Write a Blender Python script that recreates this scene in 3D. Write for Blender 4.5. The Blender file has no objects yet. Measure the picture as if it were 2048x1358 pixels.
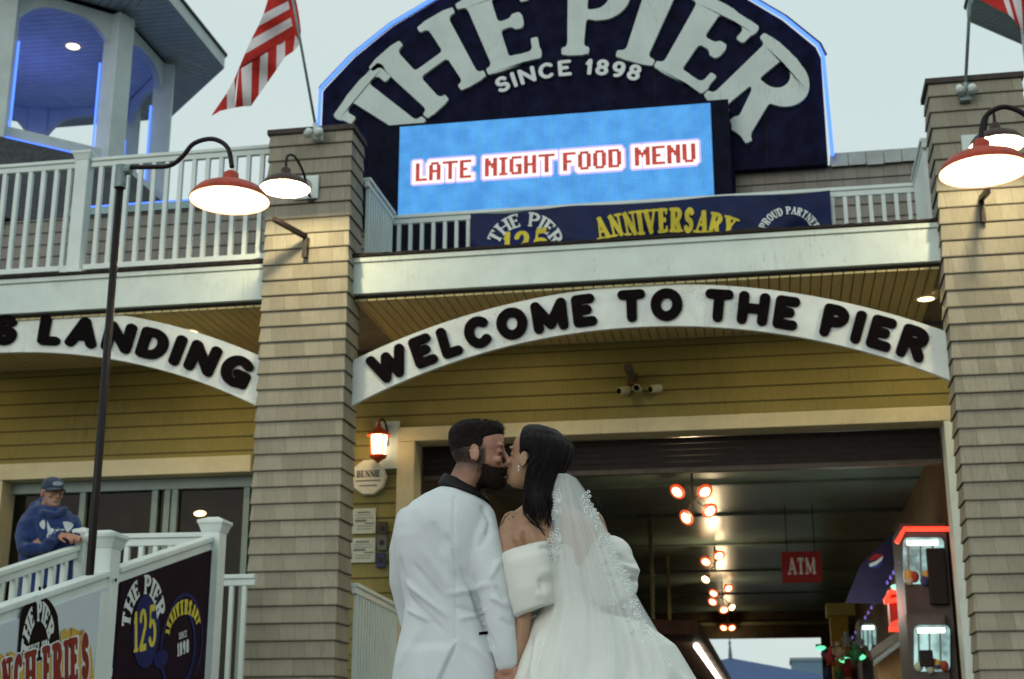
import bpy, bmesh, math, random
import numpy as np
from mathutils import Vector, Matrix, noise as mnoise
from mathutils.geometry import tessellate_polygon
random.seed(7); np.random.seed(7)
SC = bpy.context.scene
PI = math.pi
rad = math.radians

# ------------------------------------------------------------------ camera, sky, sun, exposure
F_PX, PITCH, YAW = 2850.0, rad(16.07), rad(10.3)
CAM = np.array([0.0, 0.0, 0.8])
cd = bpy.data.cameras.new('camera'); cam = bpy.data.objects.new('camera', cd); SC.collection.objects.link(cam)
cam.location = CAM; cam.rotation_euler = (rad(90) + PITCH, 0, YAW)
cd.sensor_width = 36; cd.lens = F_PX / 2048 * 36; cd.clip_end = 3000
cd.dof.use_dof = True; cd.dof.focus_distance = 4.95; cd.dof.aperture_fstop = 5.6
SC.camera = cam

world = bpy.data.worlds.new('World'); SC.world = world; world.use_nodes = True
wt = world.node_tree; wt.nodes.clear()
def wn(t): return wt.nodes.new(t)
wo = wn('ShaderNodeOutputWorld'); bg = wn('ShaderNodeBackground'); sky = wn('ShaderNodeTexSky')
sky.sky_type = 'NISHITA'; sky.sun_disc = False
SUN_EL, SUN_ROT = rad(14), rad(200)
sky.sun_elevation = SUN_EL; sky.sun_rotation = SUN_ROT; sky.air_density = 1.5; sky.dust_density = 3
tc = wn('ShaderNodeTexCoord'); mp = wn('ShaderNodeMapping'); mp.inputs['Scale'].default_value = (1, 1, 2.2)
nz = wn('ShaderNodeTexNoise'); nz.inputs['Scale'].default_value = 1.6; nz.inputs['Detail'].default_value = 4; nz.inputs['Roughness'].default_value = .45
rp = wn('ShaderNodeValToRGB'); rp.color_ramp.elements[0].position = .3; rp.color_ramp.elements[1].position = .75
rp.color_ramp.elements[0].color = (6.3, 8.0, 8.2, 1); rp.color_ramp.elements[1].color = (7.6, 8.4, 8.0, 1)
mx = wn('ShaderNodeMixRGB'); mx.inputs['Fac'].default_value = .90
wt.links.new(tc.outputs['Generated'], mp.inputs['Vector']); wt.links.new(mp.outputs['Vector'], nz.inputs['Vector'])
wt.links.new(nz.outputs['Fac'], rp.inputs['Fac'])
wt.links.new(sky.outputs['Color'], mx.inputs['Color1']); wt.links.new(rp.outputs['Color'], mx.inputs['Color2'])
wt.links.new(mx.outputs['Color'], bg.inputs['Color']); bg.inputs['Strength'].default_value = .098
wt.links.new(bg.outputs['Background'], wo.inputs['Surface'])

sd = bpy.data.lights.new('sun', 'SUN'); so = bpy.data.objects.new('sun', sd); SC.collection.objects.link(so)
sd.energy = .7; sd.angle = rad(35); sd.color = (1, .96, .9)
# sun direction as the sky has it: behind the camera, a little to the left
so.rotation_euler = Vector((math.sin(SUN_ROT) * -1 * math.cos(SUN_EL), -math.cos(SUN_ROT) * math.cos(SUN_EL), -math.sin(SUN_EL))).to_track_quat('-Z', 'Y').to_euler()
SC.view_settings.view_transform = 'Standard'; SC.view_settings.look = 'None'
SC.view_settings.exposure = 0; SC.view_settings.gamma = 1
SC.cycles.max_bounces = 6; SC.cycles.transparent_max_bounces = 16

# ------------------------------------------------------------------ measuring helpers
cyw, syw, cpt, spt = math.cos(YAW), math.sin(YAW), math.cos(PITCH), math.sin(PITCH)
RV = np.array([cyw, syw, 0]); FV = np.array([-syw * cpt, cyw * cpt, spt]); UV = np.cross(RV, FV)
def ray(x, y): return FV + RV * (x - 1024) / F_PX - UV * (y - 679) / F_PX
def atY(x, y, Y): d = ray(x, y); return CAM + d * (Y / d[1])
def atZ(x, y, Z): d = ray(x, y); return CAM + d * ((Z - .8) / d[2])
def atX(x, y, X): d = ray(x, y); return CAM + d * (X / d[0])
# ------------------------------------------------------------------ object helpers
def empty(name, loc=(0, 0, 0), rz=0):
    o = bpy.data.objects.new(name, None); SC.collection.objects.link(o); o.location = loc; o.rotation_euler = (0, 0, rz)
    o.empty_display_size = .1
    return o
def tag(o, label=None, cat=None, group=None, kind=None):
    if label: o['label'] = label
    if cat: o['category'] = cat
    if group: o['group'] = group
    if kind: o['kind'] = kind
    return o
def thing(name, label, cat, loc=(0, 0, 0), group=None): return tag(empty(name, loc), label, cat, group)
def copy_tree(o, parent=None):
    c = o.copy(); SC.collection.objects.link(c)
    if parent is not None: c.parent = parent
    for ch in list(o.children): copy_tree(ch, c)
    return c

class MB:
    def __init__(s): s.v = []; s.f = []; s.mi = []; s.m = 0
    def face(s, ids): s.f.append(tuple(ids)); s.mi.append(s.m)
    def add(s, vs, fs):
        b = len(s.v); s.v += [tuple(map(float, p)) for p in vs]
        for f in fs: s.face([b + i for i in f])
        return s
    def box(s, x0, x1, y0, y1, z0, z1):
        if x0 > x1: x0, x1 = x1, x0
        if y0 > y1: y0, y1 = y1, y0
        if z0 > z1: z0, z1 = z1, z0
        return s.add([(x0,y0,z0),(x1,y0,z0),(x1,y1,z0),(x0,y1,z0),(x0,y0,z1),(x1,y0,z1),(x1,y1,z1),(x0,y1,z1)],
            [(0,3,2,1),(4,5,6,7),(0,1,5,4),(1,2,6,5),(2,3,7,6),(3,0,4,7)])
    def bar(s, p, q, w, h, up=(0, 0, 1)):
        p = Vector(p); q = Vector(q); d = (q - p).normalized(); up = Vector(up)
        a = d.cross(up).normalized(); b = a.cross(d).normalized()
        vs = []
        for c in (p, q):
            for sx, sy in ((-1,-1),(1,-1),(1,1),(-1,1)): vs.append(c + a * sx * w / 2 + b * sy * h / 2)
        return s.add(vs, [(0,1,2,3),(7,6,5,4),(0,4,5,1),(1,5,6,2),(2,6,7,3),(3,7,4,0)])
    def prism(s, loop, d):
        n = len(loop); d = Vector(d)
        return s.add([tuple(p) for p in loop] + [tuple(Vector(p) + d) for p in loop],
            [tuple(range(n)), tuple(range(2*n-1, n-1, -1))] + [(i, n+i, n+(i+1)%n, (i+1)%n) for i in range(n)])
    def loft(s, rings, cap0=True, cap1=True, closed=True):
        b = len(s.v); n = len(rings[0])
        for r in rings: s.v += [tuple(map(float, p)) for p in r]
        for i in range(len(rings) - 1):
            for j in range(n if closed else n - 1):
                k = (j + 1) % n
                s.face((b+i*n+j, b+i*n+k, b+(i+1)*n+k, b+(i+1)*n+j))
        if cap0: s.face([b + j for j in range(n)][::-1])
        if cap1: s.face([b + (len(rings)-1)*n + j for j in range(n)])
        return s
    def tube(s, path, r, n=8, caps=True, flat=1.0, hemi=False):
        P = [Vector(p) for p in path]; R = r if hasattr(r, '__len__') else [r] * len(P)
        R = list(R)
        if hemi:
            d0 = (P[0]-P[1]).normalized(); d1 = (P[-1]-P[-2]).normalized()
            ext0 = [(P[0]+d0*R[0]*math.sin(a), R[0]*math.cos(a)) for a in (1.45, 1.1, .75, .4)]
            ext1 = [(P[-1]+d1*R[-1]*math.sin(a), R[-1]*math.cos(a)) for a in (.4, .75, 1.1, 1.45)]
            P = [e[0] for e in ext0] + P + [e[0] for e in ext1]; R = [e[1] for e in ext0] + R + [e[1] for e in ext1]
        rings = []; up = None
        for i, p in enumerate(P):
            t = (P[min(i+1, len(P)-1)] - P[max(i-1, 0)]).normalized()
            if up is None:
                up = Vector((0, 0, 1)) if abs(t.z) < .9 else Vector((1, 0, 0))
            a = t.cross(up).normalized(); b_ = a.cross(t).normalized(); up = b_
            rings.append([p + (a * math.cos(2*PI*k/n) + b_ * math.sin(2*PI*k/n) * flat) * R[i] for k in range(n)])
        return s.loft(rings, caps, caps)
    def lathe(s, prof, c, n=32, axis='z', cap0=False, cap1=False):
        rings = []
        for r, h in prof:
            ring = []
            for k in range(n):
                a = 2*PI*k/n
                if axis == 'z': ring.append((c[0]+r*math.cos(a), c[1]+r*math.sin(a), c[2]+h))
                elif axis == 'y': ring.append((c[0]+r*math.cos(a), c[1]+h, c[2]-r*math.sin(a)))
                else: ring.append((c[0]+h, c[1]+r*math.cos(a), c[2]+r*math.sin(a)))
            rings.append(ring)
        return s.loft(rings, cap0, cap1)
    def ell(s, c, rx, ry, rz, n=16, m=10, rot=None):
        rings = []; c = Vector(c)
        for i in range(1, m):
            t = PI * i / m
            ring = []
            for k in range(n):
                a = 2*PI*k/n
                p = Vector((rx*math.sin(t)*math.cos(a), ry*math.sin(t)*math.sin(a), rz*math.cos(t)))
                ring.append(c + (rot @ p if rot else p))
            rings.append(ring[::-1])
        b = len(s.v)
        s.loft(rings, False, False)
        top = Vector((0, 0, rz)); bot = Vector((0, 0, -rz))
        s.v += [tuple(c + (rot @ top if rot else top)), tuple(c + (rot @ bot if rot else bot))]
        for k in range(n):
            s.face((b+(k+1)%n, b+k, len(s.v)-2)); s.face((b+(m-2)*n+k, b+(m-2)*n+(k+1)%n, len(s.v)-1))
        return s
    def grid(s, P):
        nr = len(P); nc = len(P[0]); b = len(s.v)
        for r in P: s.v += [tuple(map(float, p)) for p in r]
        for i in range(nr-1):
            for j in range(nc-1): s.face((b+i*nc+j, b+i*nc+j+1, b+(i+1)*nc+j+1, b+(i+1)*nc+j))
        return s
    def build(s, name, mat, parent=None, smooth=False, bevel=0, fixn=False):
        me = bpy.data.meshes.new(name); me.from_pydata(s.v, [], s.f)
        if fixn or bevel:
            bm = bmesh.new(); bm.from_mesh(me); bmesh.ops.recalc_face_normals(bm, faces=bm.faces[:]); bm.to_mesh(me); bm.free()
        mats = mat if isinstance(mat, (list, tuple)) else [mat]
        for m in mats: me.materials.append(m)
        if len(mats) > 1: me.polygons.foreach_set('material_index', s.mi)
        if smooth: me.polygons.foreach_set('use_smooth', [True] * len(me.polygons))
        me.update()
        o = bpy.data.objects.new(name, me); SC.collection.objects.link(o)
        if parent is not None:
            o.parent = parent
            o.matrix_parent_inverse = Matrix.Translation(-Vector(parent.location)) if parent.type == 'EMPTY' and parent.parent is None else Matrix()
        if bevel:
            md = o.modifiers.new('bevel', 'BEVEL'); md.width = bevel; md.segments = 2; md.limit_method = 'ANGLE'; md.harden_normals = False
        return o
def freeze(o):
    dg = bpy.context.evaluated_depsgraph_get(); dg.update()
    me = bpy.data.meshes.new_from_object(o.evaluated_get(dg)); o.modifiers.clear(); old = o.data; o.data = me
    bpy.data.meshes.remove(old)
    return o
def remesh(o, voxel, it=3, fac=.5):
    m = o.modifiers.new('r', 'REMESH'); m.mode = 'VOXEL'; m.voxel_size = voxel; m.use_smooth_shade = True
    if it:
        m2 = o.modifiers.new('s', 'SMOOTH'); m2.factor = fac; m2.iterations = it
    return freeze(o)

# ------------------------------------------------------------------ materials
def newmat(name):
    m = bpy.data.materials.new(name); m.use_nodes = True
    nt = m.node_tree; return m, nt, nt.nodes['Principled BSDF']
def M(name, col, rough=.6, var=.10, scale=6, bump=0, bscale=60, metal=0, stretch=(1, 1, 1), spec=.2, col2=None, thr=(.35, .65)):
    m, nt, b = newmat(name)
    N = nt.nodes.new; L = nt.links.new
    tcn = N('ShaderNodeTexCoord'); mpn = N('ShaderNodeMapping'); mpn.inputs['Scale'].default_value = stretch
    L(tcn.outputs['Object'], mpn.inputs['Vector'])
    n1 = N('ShaderNodeTexNoise'); n1.inputs['Scale'].default_value = scale; n1.inputs['Detail'].default_value = 6; n1.inputs['Roughness'].default_value = .65
    L(mpn.outputs['Vector'], n1.inputs['Vector'])
    r = N('ShaderNodeValToRGB'); r.color_ramp.elements[0].position = thr[0]; r.color_ramp.elements[1].position = thr[1]
    c = np.array(col[:3]); d = np.array(col2[:3]) if col2 else c * (1 + var)
    r.color_ramp.elements[0].color = (*(c * (1 - var) if not col2 else c), 1); r.color_ramp.elements[1].color = (*np.minimum(d, 1), 1)
    L(n1.outputs['Fac'], r.inputs['Fac']); L(r.outputs['Color'], b.inputs['Base Color'])
    b.inputs['Roughness'].default_value = rough; b.inputs['Metallic'].default_value = metal
    b.inputs['Specular IOR Level'].default_value = spec
    if bump:
        n2 = N('ShaderNodeTexNoise'); n2.inputs['Scale'].default_value = bscale; n2.inputs['Detail'].default_value = 4
        L(mpn.outputs['Vector'], n2.inputs['Vector'])
        bp = N('ShaderNodeBump'); bp.inputs['Strength'].default_value = bump; bp.inputs['Distance'].default_value = .01
        L(n2.outputs['Fac'], bp.inputs['Height']); L(bp.outputs['Normal'], b.inputs['Normal'])
    return m
def EM(name, col, st, var=.0, scale=4):
    m, nt, b = newmat(name)
    b.inputs['Base Color'].default_value = (.02, .02, .02, 1); b.inputs['Emission Color'].default_value = (*col, 1); b.inputs['Emission Strength'].default_value = st
    if var:
        N = nt.nodes.new; t = N('ShaderNodeTexCoord'); n = N('ShaderNodeTexNoise'); n.inputs['Scale'].default_value = scale; n.inputs['Detail'].default_value = 5
        r = N('ShaderNodeValToRGB'); r.color_ramp.elements[0].position = .35; r.color_ramp.elements[1].position = .65
        r.color_ramp.elements[0].color = (*[c * (1 - var) for c in col], 1); r.color_ramp.elements[1].color = (*col, 1)
        nt.links.new(t.outputs['Object'], n.inputs['Vector']); nt.links.new(n.outputs['Fac'], r.inputs['Fac']); nt.links.new(r.outputs['Color'], b.inputs['Emission Color'])
    return m
def shingle_mat(name, c1, c2, e, z0, bw=.15, mort=(.07, .055, .04), msize=.0035, off=.43):
    m, nt, b = newmat(name); N = nt.nodes.new; L = nt.links.new
    t = N('ShaderNodeTexCoord'); s = N('ShaderNodeSeparateXYZ'); L(t.outputs['Object'], s.inputs['Vector'])
    a = N('ShaderNodeMath'); a.operation = 'ADD'; L(s.outputs['X'], a.inputs[0]); L(s.outputs['Y'], a.inputs[1])
    z = N('ShaderNodeMath'); z.operation = 'SUBTRACT'; L(s.outputs['Z'], z.inputs[0]); z.inputs[1].default_value = z0 - e * 60
    # every course gets its own joint offset
    dv = N('ShaderNodeMath'); dv.operation = 'DIVIDE'; L(z.outputs[0], dv.inputs[0]); dv.inputs[1].default_value = e
    fl = N('ShaderNodeMath'); fl.operation = 'FLOOR'; L(dv.outputs[0], fl.inputs[0])
    fr = N('ShaderNodeMath'); fr.operation = 'FRACT'; L(dv.outputs[0], fr.inputs[0])
    wnz = N('ShaderNodeTexWhiteNoise'); wnz.noise_dimensions = '1D'; L(fl.outputs[0], wnz.inputs['W'])
    ma = N('ShaderNodeMath'); ma.operation = 'MULTIPLY_ADD'; L(wnz.outputs['Value'], ma.inputs[0]); ma.inputs[1].default_value = .6; L(a.outputs[0], ma.inputs[2])
    c = N('ShaderNodeCombineXYZ'); L(ma.outputs[0], c.inputs['X']); L(z.outputs[0], c.inputs['Y'])
    br = N('ShaderNodeTexBrick'); br.offset = off; br.offset_frequency = 2; br.squash = 1.35; br.squash_frequency = 3
    br.inputs['Scale'].default_value = 1; br.inputs['Row Height'].default_value = e; br.inputs['Brick Width'].default_value = bw
    br.inputs['Mortar Size'].default_value = msize; br.inputs['Mortar Smooth'].default_value = .3
    br.inputs['Color1'].default_value = (*c1, 1); br.inputs['Color2'].default_value = (*c2, 1); br.inputs['Mortar'].default_value = (*mort, 1)
    L(c.outputs['Vector'], br.inputs['Vector'])
    # wood grain running down the shake, and weather stains
    mg = N('ShaderNodeMapping'); mg.inputs['Scale'].default_value = (90, 90, 5); L(t.outputs['Object'], mg.inputs['Vector'])
    ng = N('ShaderNodeTexNoise'); ng.inputs['Scale'].default_value = 1; ng.inputs['Detail'].default_value = 3; L(mg.outputs['Vector'], ng.inputs['Vector'])
    ns = N('ShaderNodeTexNoise'); ns.inputs['Scale'].default_value = 1.7; ns.inputs['Detail'].default_value = 6; L(t.outputs['Object'], ns.inputs['Vector'])
    ad = N('ShaderNodeMath'); ad.operation = 'ADD'; L(ng.outputs['Fac'], ad.inputs[0]); L(ns.outputs['Fac'], ad.inputs[1])
    mr = N('ShaderNodeMapRange'); mr.inputs['From Min'].default_value = .6; mr.inputs['From Max'].default_value = 1.4; mr.inputs['To Min'].default_value = .82; mr.inputs['To Max'].default_value = 1.14
    L(ad.outputs[0], mr.inputs['Value'])
    mm = N('ShaderNodeMixRGB'); mm.blend_type = 'MULTIPLY'; mm.inputs['Fac'].default_value = 1; L(br.outputs['Color'], mm.inputs['Color1']); L(mr.outputs['Result'], mm.inputs['Color2'])
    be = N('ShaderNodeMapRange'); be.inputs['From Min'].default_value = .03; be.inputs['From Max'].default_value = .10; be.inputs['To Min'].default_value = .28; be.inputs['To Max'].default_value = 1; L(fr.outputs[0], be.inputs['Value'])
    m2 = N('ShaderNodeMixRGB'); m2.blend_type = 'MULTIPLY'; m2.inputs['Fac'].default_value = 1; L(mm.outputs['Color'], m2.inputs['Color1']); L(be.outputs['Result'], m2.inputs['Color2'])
    L(m2.outputs['Color'], b.inputs['Base Color']); b.inputs['Roughness'].default_value = .8; b.inputs['Specular IOR Level'].default_value = .25
    bp = N('ShaderNodeBump'); bp.inputs['Strength'].default_value = .35; bp.inputs['Distance'].default_value = .004
    L(ng.outputs['Fac'], bp.inputs['Height']); L(bp.outputs['Normal'], b.inputs['Normal'])
    return m

E_COL, Z_COL = .1622, 6.806          # shingle exposure and one course line on the columns
def grime(m, col, small=38, big=1.1, lo=.55, hi=.75, stretch=(1,1,1), fac=.8):
    """stains with a shape of their own: patches of mildew or rust laid over a paint"""
    nt = m.node_tree; N = nt.nodes.new; L = nt.links.new; b = nt.nodes['Principled BSDF']; src = b.inputs['Base Color'].links[0].from_socket
    t = N('ShaderNodeTexCoord'); mp_ = N('ShaderNodeMapping'); mp_.inputs['Scale'].default_value = stretch; L(t.outputs['Object'], mp_.inputs['Vector'])
    a = N('ShaderNodeTexNoise'); a.inputs['Scale'].default_value = small; a.inputs['Detail'].default_value = 6; a.inputs['Roughness'].default_value = .7; L(mp_.outputs['Vector'], a.inputs['Vector'])
    c = N('ShaderNodeTexNoise'); c.inputs['Scale'].default_value = big; c.inputs['Detail'].default_value = 3; L(t.outputs['Object'], c.inputs['Vector'])
    def ramp(s, x0, x1): r = N('ShaderNodeMapRange'); r.inputs['From Min'].default_value = x0; r.inputs['From Max'].default_value = x1; L(s, r.inputs['Value']); return r.outputs['Result']
    mu = N('ShaderNodeMath'); mu.operation = 'MULTIPLY'; L(ramp(a.outputs['Fac'], lo, hi), mu.inputs[0]); L(ramp(c.outputs['Fac'], .48, .66), mu.inputs[1])
    m3 = N('ShaderNodeMath'); m3.operation = 'MULTIPLY'; m3.use_clamp = True; L(mu.outputs[0], m3.inputs[0]); m3.inputs[1].default_value = fac
    x = N('ShaderNodeMixRGB'); L(m3.outputs[0], x.inputs['Fac']); L(src, x.inputs['Color1']); x.inputs['Color2'].default_value = (*col, 1); L(x.outputs['Color'], b.inputs['Base Color'])
    return m
WHITE = M('white_painted_trim', (.62, .72, .69), .5, .06, 4, .08, 40)
WHITE2 = M('white_vinyl', (.66, .75, .73), .38, .05, 3)
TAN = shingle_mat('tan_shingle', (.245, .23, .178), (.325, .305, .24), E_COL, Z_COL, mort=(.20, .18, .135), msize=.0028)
TANG = shingle_mat('grey_tan_shingle', (.215, .205, .18), (.255, .245, .22), .1622, 6.806, mort=(.14, .13, .11))
YEL = shingle_mat('yellow_clapboard', (.245, .215, .075), (.272, .238, .085), .1645, 4.5810, bw=3.7, msize=.002, mort=(.22, .17, .05))
SOFF = M('yellow_soffit_board', (.50, .43, .22), .55, .10, 3, .05, 30, stretch=(6, .6, 1))
DARKB = M('dark_gap', (.02, .017, .012), .9)
CREAM = M('cream_trim', (.60, .56, .38), .5, .07, 4, .06, 40)
TAR = M('tar_edge', (.025, .02, .018), .85, .4, 20, .6, 60)
CAPM = M('brown_cap', (.06, .05, .045), .7, .2, 8, .1)
BLKPOLE = M('dark_bronze_paint', (.012, .008, .009), .45, .25, 10, .05)
GALV = M('galvanised_pipe', (.20, .26, .27), .45, .2, 14, .1, 50, metal=.4)
SHADE = M('glow_red_enamel', (.36, .05, .025), .4, .25, 8)  # red-brown enamel, with the lit lamp's red glow put into its colour
SHADEB = M('brown_enamel', (.055, .03, .026), .4, .2, 8)
ENAM = M('white_enamel', (.85, .82, .72), .3, .03)
BULB = EM('lamp_bulb', (1, .83, .5), 30)
DISC = EM('lamp_lens', (1, .70, .34), 4.5)
SIGNW = M('sign_white', (.70, .76, .73), .5, .08, 3, .1, 30)
SIGNB = M('letter_black', (.006, .004, .005), .9, .3, 20, .3, 40, spec=.06)
BOARD = M('sign_navy_board', (.007, .008, .026), .85, .5, 5, .5, 24, spec=.08)
SLET = M('pale_letter', (.54, .63, .61), .6, .07, 3, .1, 40)
NEON = EM('blue_neon', (.06, .17, 1), 2.6)
NEONR = EM('red_neon', (1, .045, .02), 2.4)
CONC = M('boardwalk', (.22, .2, .17), .85, .2, 3, .3, 20)
ASPH = M('asphalt', (.06, .06, .06), .9, .25, 4, .4, 60)
GLASS_D = M('dark_glass', (.012, .011, .007), .1, .5, 1.5, spec=.07)
ALU = M('window_aluminium', (.20, .27, .25), .4, .1, 4)
NAVY = M('navy_vinyl', (.010, .018, .070), .5, .3, 2, .05, 20, spec=.12)
DNAVY = M('dark_panel_print', (.016, .008, .016), .7, .2, 3, spec=.06)
GOLD = M('gold_print', (.62, .52, .06), .5, .1, 6, spec=.1)
PWHITE = M('white_print', (.66, .72, .72), .5, .06, 6)
BLUEP = M('blue_print', (.014, .02, .105), .6, .2, 5, spec=.08)
grime(WHITE, (.30, .27, .19), 5, 1.3, .5, .75, (7, 1, .5), .7); grime(WHITE, (.22, .09, .03), 26, 2.2, .58, .72, (1, 1, .35), .6)
grime(SIGNW, (.10, .11, .09), 34, 1.0, .55, .70, (1, 1, 1), .65); grime(SIGNW, (.38, .38, .30), 6, 1.6, .5, .8, (3, 1, .6), .6)
grime(CREAM, (.25, .20, .11), 6, 1.4, .5, .8, (5, 1, .5), .5); grime(WHITE2, (.34, .36, .30), 30, 2.5, .55, .75, (1, 1, .5), .45)
grime(TAN, (.14, .12, .09), 7, 1.2, .5, .75, (6, 6, .6), .55); grime(TAN, (.42, .40, .34), 11, .9, .52, .75, (3, 3, .7), .5); grime(YEL, (.11, .09, .03), 6, 1.0, .5, .78, (4, 4, .6), .5)
grime(SLET, (.25, .28, .26), 14, 1.6, .52, .75, (2, 1, .5), .6)

# ------------------------------------------------------------------ lettering: strokes -> signed distance -> outlines
def arcp(cx, cy, rx, ry, a0, a1, n=22):
    return [(cx + rx*math.cos(rad(a0 + (a1-a0)*i/n)), cy + ry*math.sin(rad(a0 + (a1-a0)*i/n))) for i in range(n+1)]
GW = dict(A=.86,B=.72,C=.80,D=.80,E=.68,F=.64,G=.84,H=.84,I=0,L=.62,M=1.0,N=.82,O=.88,P=.70,R=.76,S=.66,T=.76,U=.78,V=.84,W=1.15,Y=.80)
GW.update({'1':.34,'2':.62,'5':.62,'8':.64,'9':.62,"'":.1})
def skel(ch):
    K, T = 'k', 'n'
    d = {
    'A': ([([(0,0),(.5,1)],T),([(.5,1),(1,0)],K),([(.2,.32),(.8,.32)],T)], [(0,0),(1,0)]),
    'B': ([([(0,0),(0,1)],K),([(0,1),(.5,1)],T),(arcp(.5,.76,.42,.24,90,-90),'v'),([(0,.52),(.5,.52)],T),(arcp(.5,.26,.5,.26,90,-90),'v'),([(0,0),(.5,0)],T)],[(0,0),(0,1)]),
    'C': ([(arcp(.52,.5,.52,.5,48,312),'v')],[]),
    'D': ([([(0,0),(0,1)],K),([(0,1),(.4,1)],T),(arcp(.4,.5,.6,.5,90,-90),'v'),([(0,0),(.4,0)],T)],[(0,0),(0,1)]),
    'E': ([([(0,0),(0,1)],K),([(0,1),(.92,1)],T),([(0,.52),(.68,.52)],T),([(0,0),(1,0)],T)],[(0,0),(0,1),(.92,1,'d'),(1,0,'u'),(.68,.52,'m')]),
    'F': ([([(0,0),(0,1)],K),([(0,1),(1,1)],T),([(0,.5),(.72,.5)],T)],[(0,0),(0,1),(1,1,'d'),(.72,.5,'m')]),
    'G': ([(arcp(.52,.5,.52,.5,48,330),'v'),([(.97,.05),(.97,.42)],K),([(.6,.42),(.97,.42)],T)],[]),
    'H': ([([(0,0),(0,1)],K),([(1,0),(1,1)],K),([(0,.5),(1,.5)],T)],[(0,0),(0,1),(1,0),(1,1)]),
    'I': ([([(0,0),(0,1)],K)],[(0,0),(0,1)]),
    'L': ([([(0,0),(0,1)],K),([(0,0),(1,0)],T)],[(0,0),(0,1),(1,0,'u')]),
    'M': ([([(0,0),(0,1)],T),([(0,1),(.5,.12)],K),([(.5,.12),(1,1)],T),([(1,1),(1,0)],K)],[(0,0),(1,0)]),
    'N': ([([(0,0),(0,1)],T),([(0,1),(1,0)],K),([(1,0),(1,1)],T)],[(0,0),(1,1)]),
    'O': ([(arcp(.5,.5,.5,.5,0,360,40),'v')],[]),
    'P': ([([(0,0),(0,1)],K),([(0,1),(.45,1)],T),(arcp(.45,.735,.55,.265,90,-90),'v'),([(0,.47),(.45,.47)],T)],[(0,0),(0,1)]),
    'R': ([([(0,0),(0,1)],K),([(0,1),(.42,1)],T),(arcp(.42,.755,.5,.245,90,-90),'v'),([(0,.51),(.5,.51)],T),([(.5,.5),(1,0)],K)],[(0,0),(0,1),(1,0)]),
    'S': ([(arcp(.5,.75,.44,.25,25,270)+arcp(.5,.25,.5,.25,90,-155)[1:],'s')],[]),
    'T': ([([(0,1),(1,1)],T),([(.5,0),(.5,1)],K)],[(.5,0),(0,1,'d'),(1,1,'d')]),
    'U': ([([(0,1),(0,.4)]+arcp(.5,.4,.5,.4,180,270)[1:],K),(arcp(.5,.4,.5,.4,270,360)+[(1,1)],T)],[(0,1),(1,1)]),
    'V': ([([(0,1),(.5,0)],K),([(.5,0),(1,1)],T)],[(0,1),(1,1)]),
    'W': ([([(0,1),(.27,0)],K),([(.27,0),(.5,.88)],T),([(.5,.88),(.73,0)],K),([(.73,0),(1,1)],T)],[(0,1),(1,1)]),
    'Y': ([([(0,1),(.5,.45)],K),([(1,1),(.5,.45)],T),([(.5,.45),(.5,0)],K)],[(0,1),(1,1),(.5,0)]),
    '1': ([([(.8,0),(.8,1)],K),([(.8,.98),(0,.76)],T)],[(.8,0)]),
    '2': ([(arcp(.5,.70,.46,.30,165,-35)+[(0,.02)],'s'),([(0,0),(1,0)],K)],[]),
    '5': ([([(.16,1),(.92,1)],K),([(.16,1),(.08,.54)],T),(arcp(.46,.32,.54,.32,135,-150),'s')],[]),
    '8': ([(arcp(.5,.76,.42,.24,0,360,32),'s'),(arcp(.5,.26,.5,.26,0,360,32),'s')],[]),
    '9': ([(arcp(.5,.70,.5,.30,0,360,32),'s'),([(1,.7)]+arcp(.4,.55,.6,.55,10,-100),'s')],[]),
    "'": ([([(0,.75),(0,1)],K)],[]),
    }
    return d[ch]
MS = {1:[(0,3)],2:[(1,0)],3:[(1,3)],4:[(2,1)],5:[(0,3),(2,1)],6:[(2,0)],7:[(2,3)],8:[(3,2)],9:[(0,2)],10:[(1,0),(3,2)],11:[(1,2)],12:[(3,1)],13:[(0,1)],14:[(3,0)]}
def simplify(P, tol=.0016):
    def rdp(a, b):
        if b - a < 2: return []
        (x0, y0), (x1, y1) = P[a % len(P)], P[b % len(P)]; L = math.hypot(x1-x0, y1-y0) + 1e-9
        dm, m = 0, a
        for i in range(a+1, b):
            x, y = P[i]; d = abs((x-x0)*(y1-y0)-(y-y0)*(x1-x0))/L if L > 1e-6 else math.hypot(x-x0, y-y0)
            if d > dm: dm, m = d, i
        return rdp(a, m) + [P[m]] + rdp(m, b) if dm > tol else []
    h = max(range(len(P)), key=lambda i: (P[i][0]-P[0][0])**2 + (P[i][1]-P[0][1])**2)
    return [P[0]] + rdp(0, h) + [P[h]] + rdp(h, len(P))
def contours(F, xs, ys):
    ny, nx = F.shape; ins = F < 0; nxt = {}; pos = {}
    code = ins[:-1,:-1]*1 + ins[:-1,1:]*2 + ins[1:,1:]*4 + ins[1:,:-1]*8
    def key(j, i, e): return ('h', j, i) if e == 0 else ('v', j, i+1) if e == 1 else ('h', j+1, i) if e == 2 else ('v', j, i)
    def pt(k):
        t, j, i = k
        if t == 'h': a, b = F[j,i], F[j,i+1]; u = a/(a-b); return (xs[i]+u*(xs[i+1]-xs[i]), ys[j])
        a, b = F[j,i], F[j+1,i]; u = a/(a-b); return (xs[i], ys[j]+u*(ys[j+1]-ys[j]))
    for j, i in zip(*np.nonzero((code > 0) & (code < 15))):
        for a, b in MS[int(code[j,i])]: nxt[key(j,i,a)] = key(j,i,b)
    loops = []
    while nxt:
        k = next(iter(nxt)); L = [k]; c = nxt.pop(k)
        while c != k: L.append(c); c = nxt.pop(c)
        P = [pt(q) for q in L]
        out = simplify(P)
        if len(out) > 4: loops.append(out)
    return loops
_gc = {}
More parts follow.
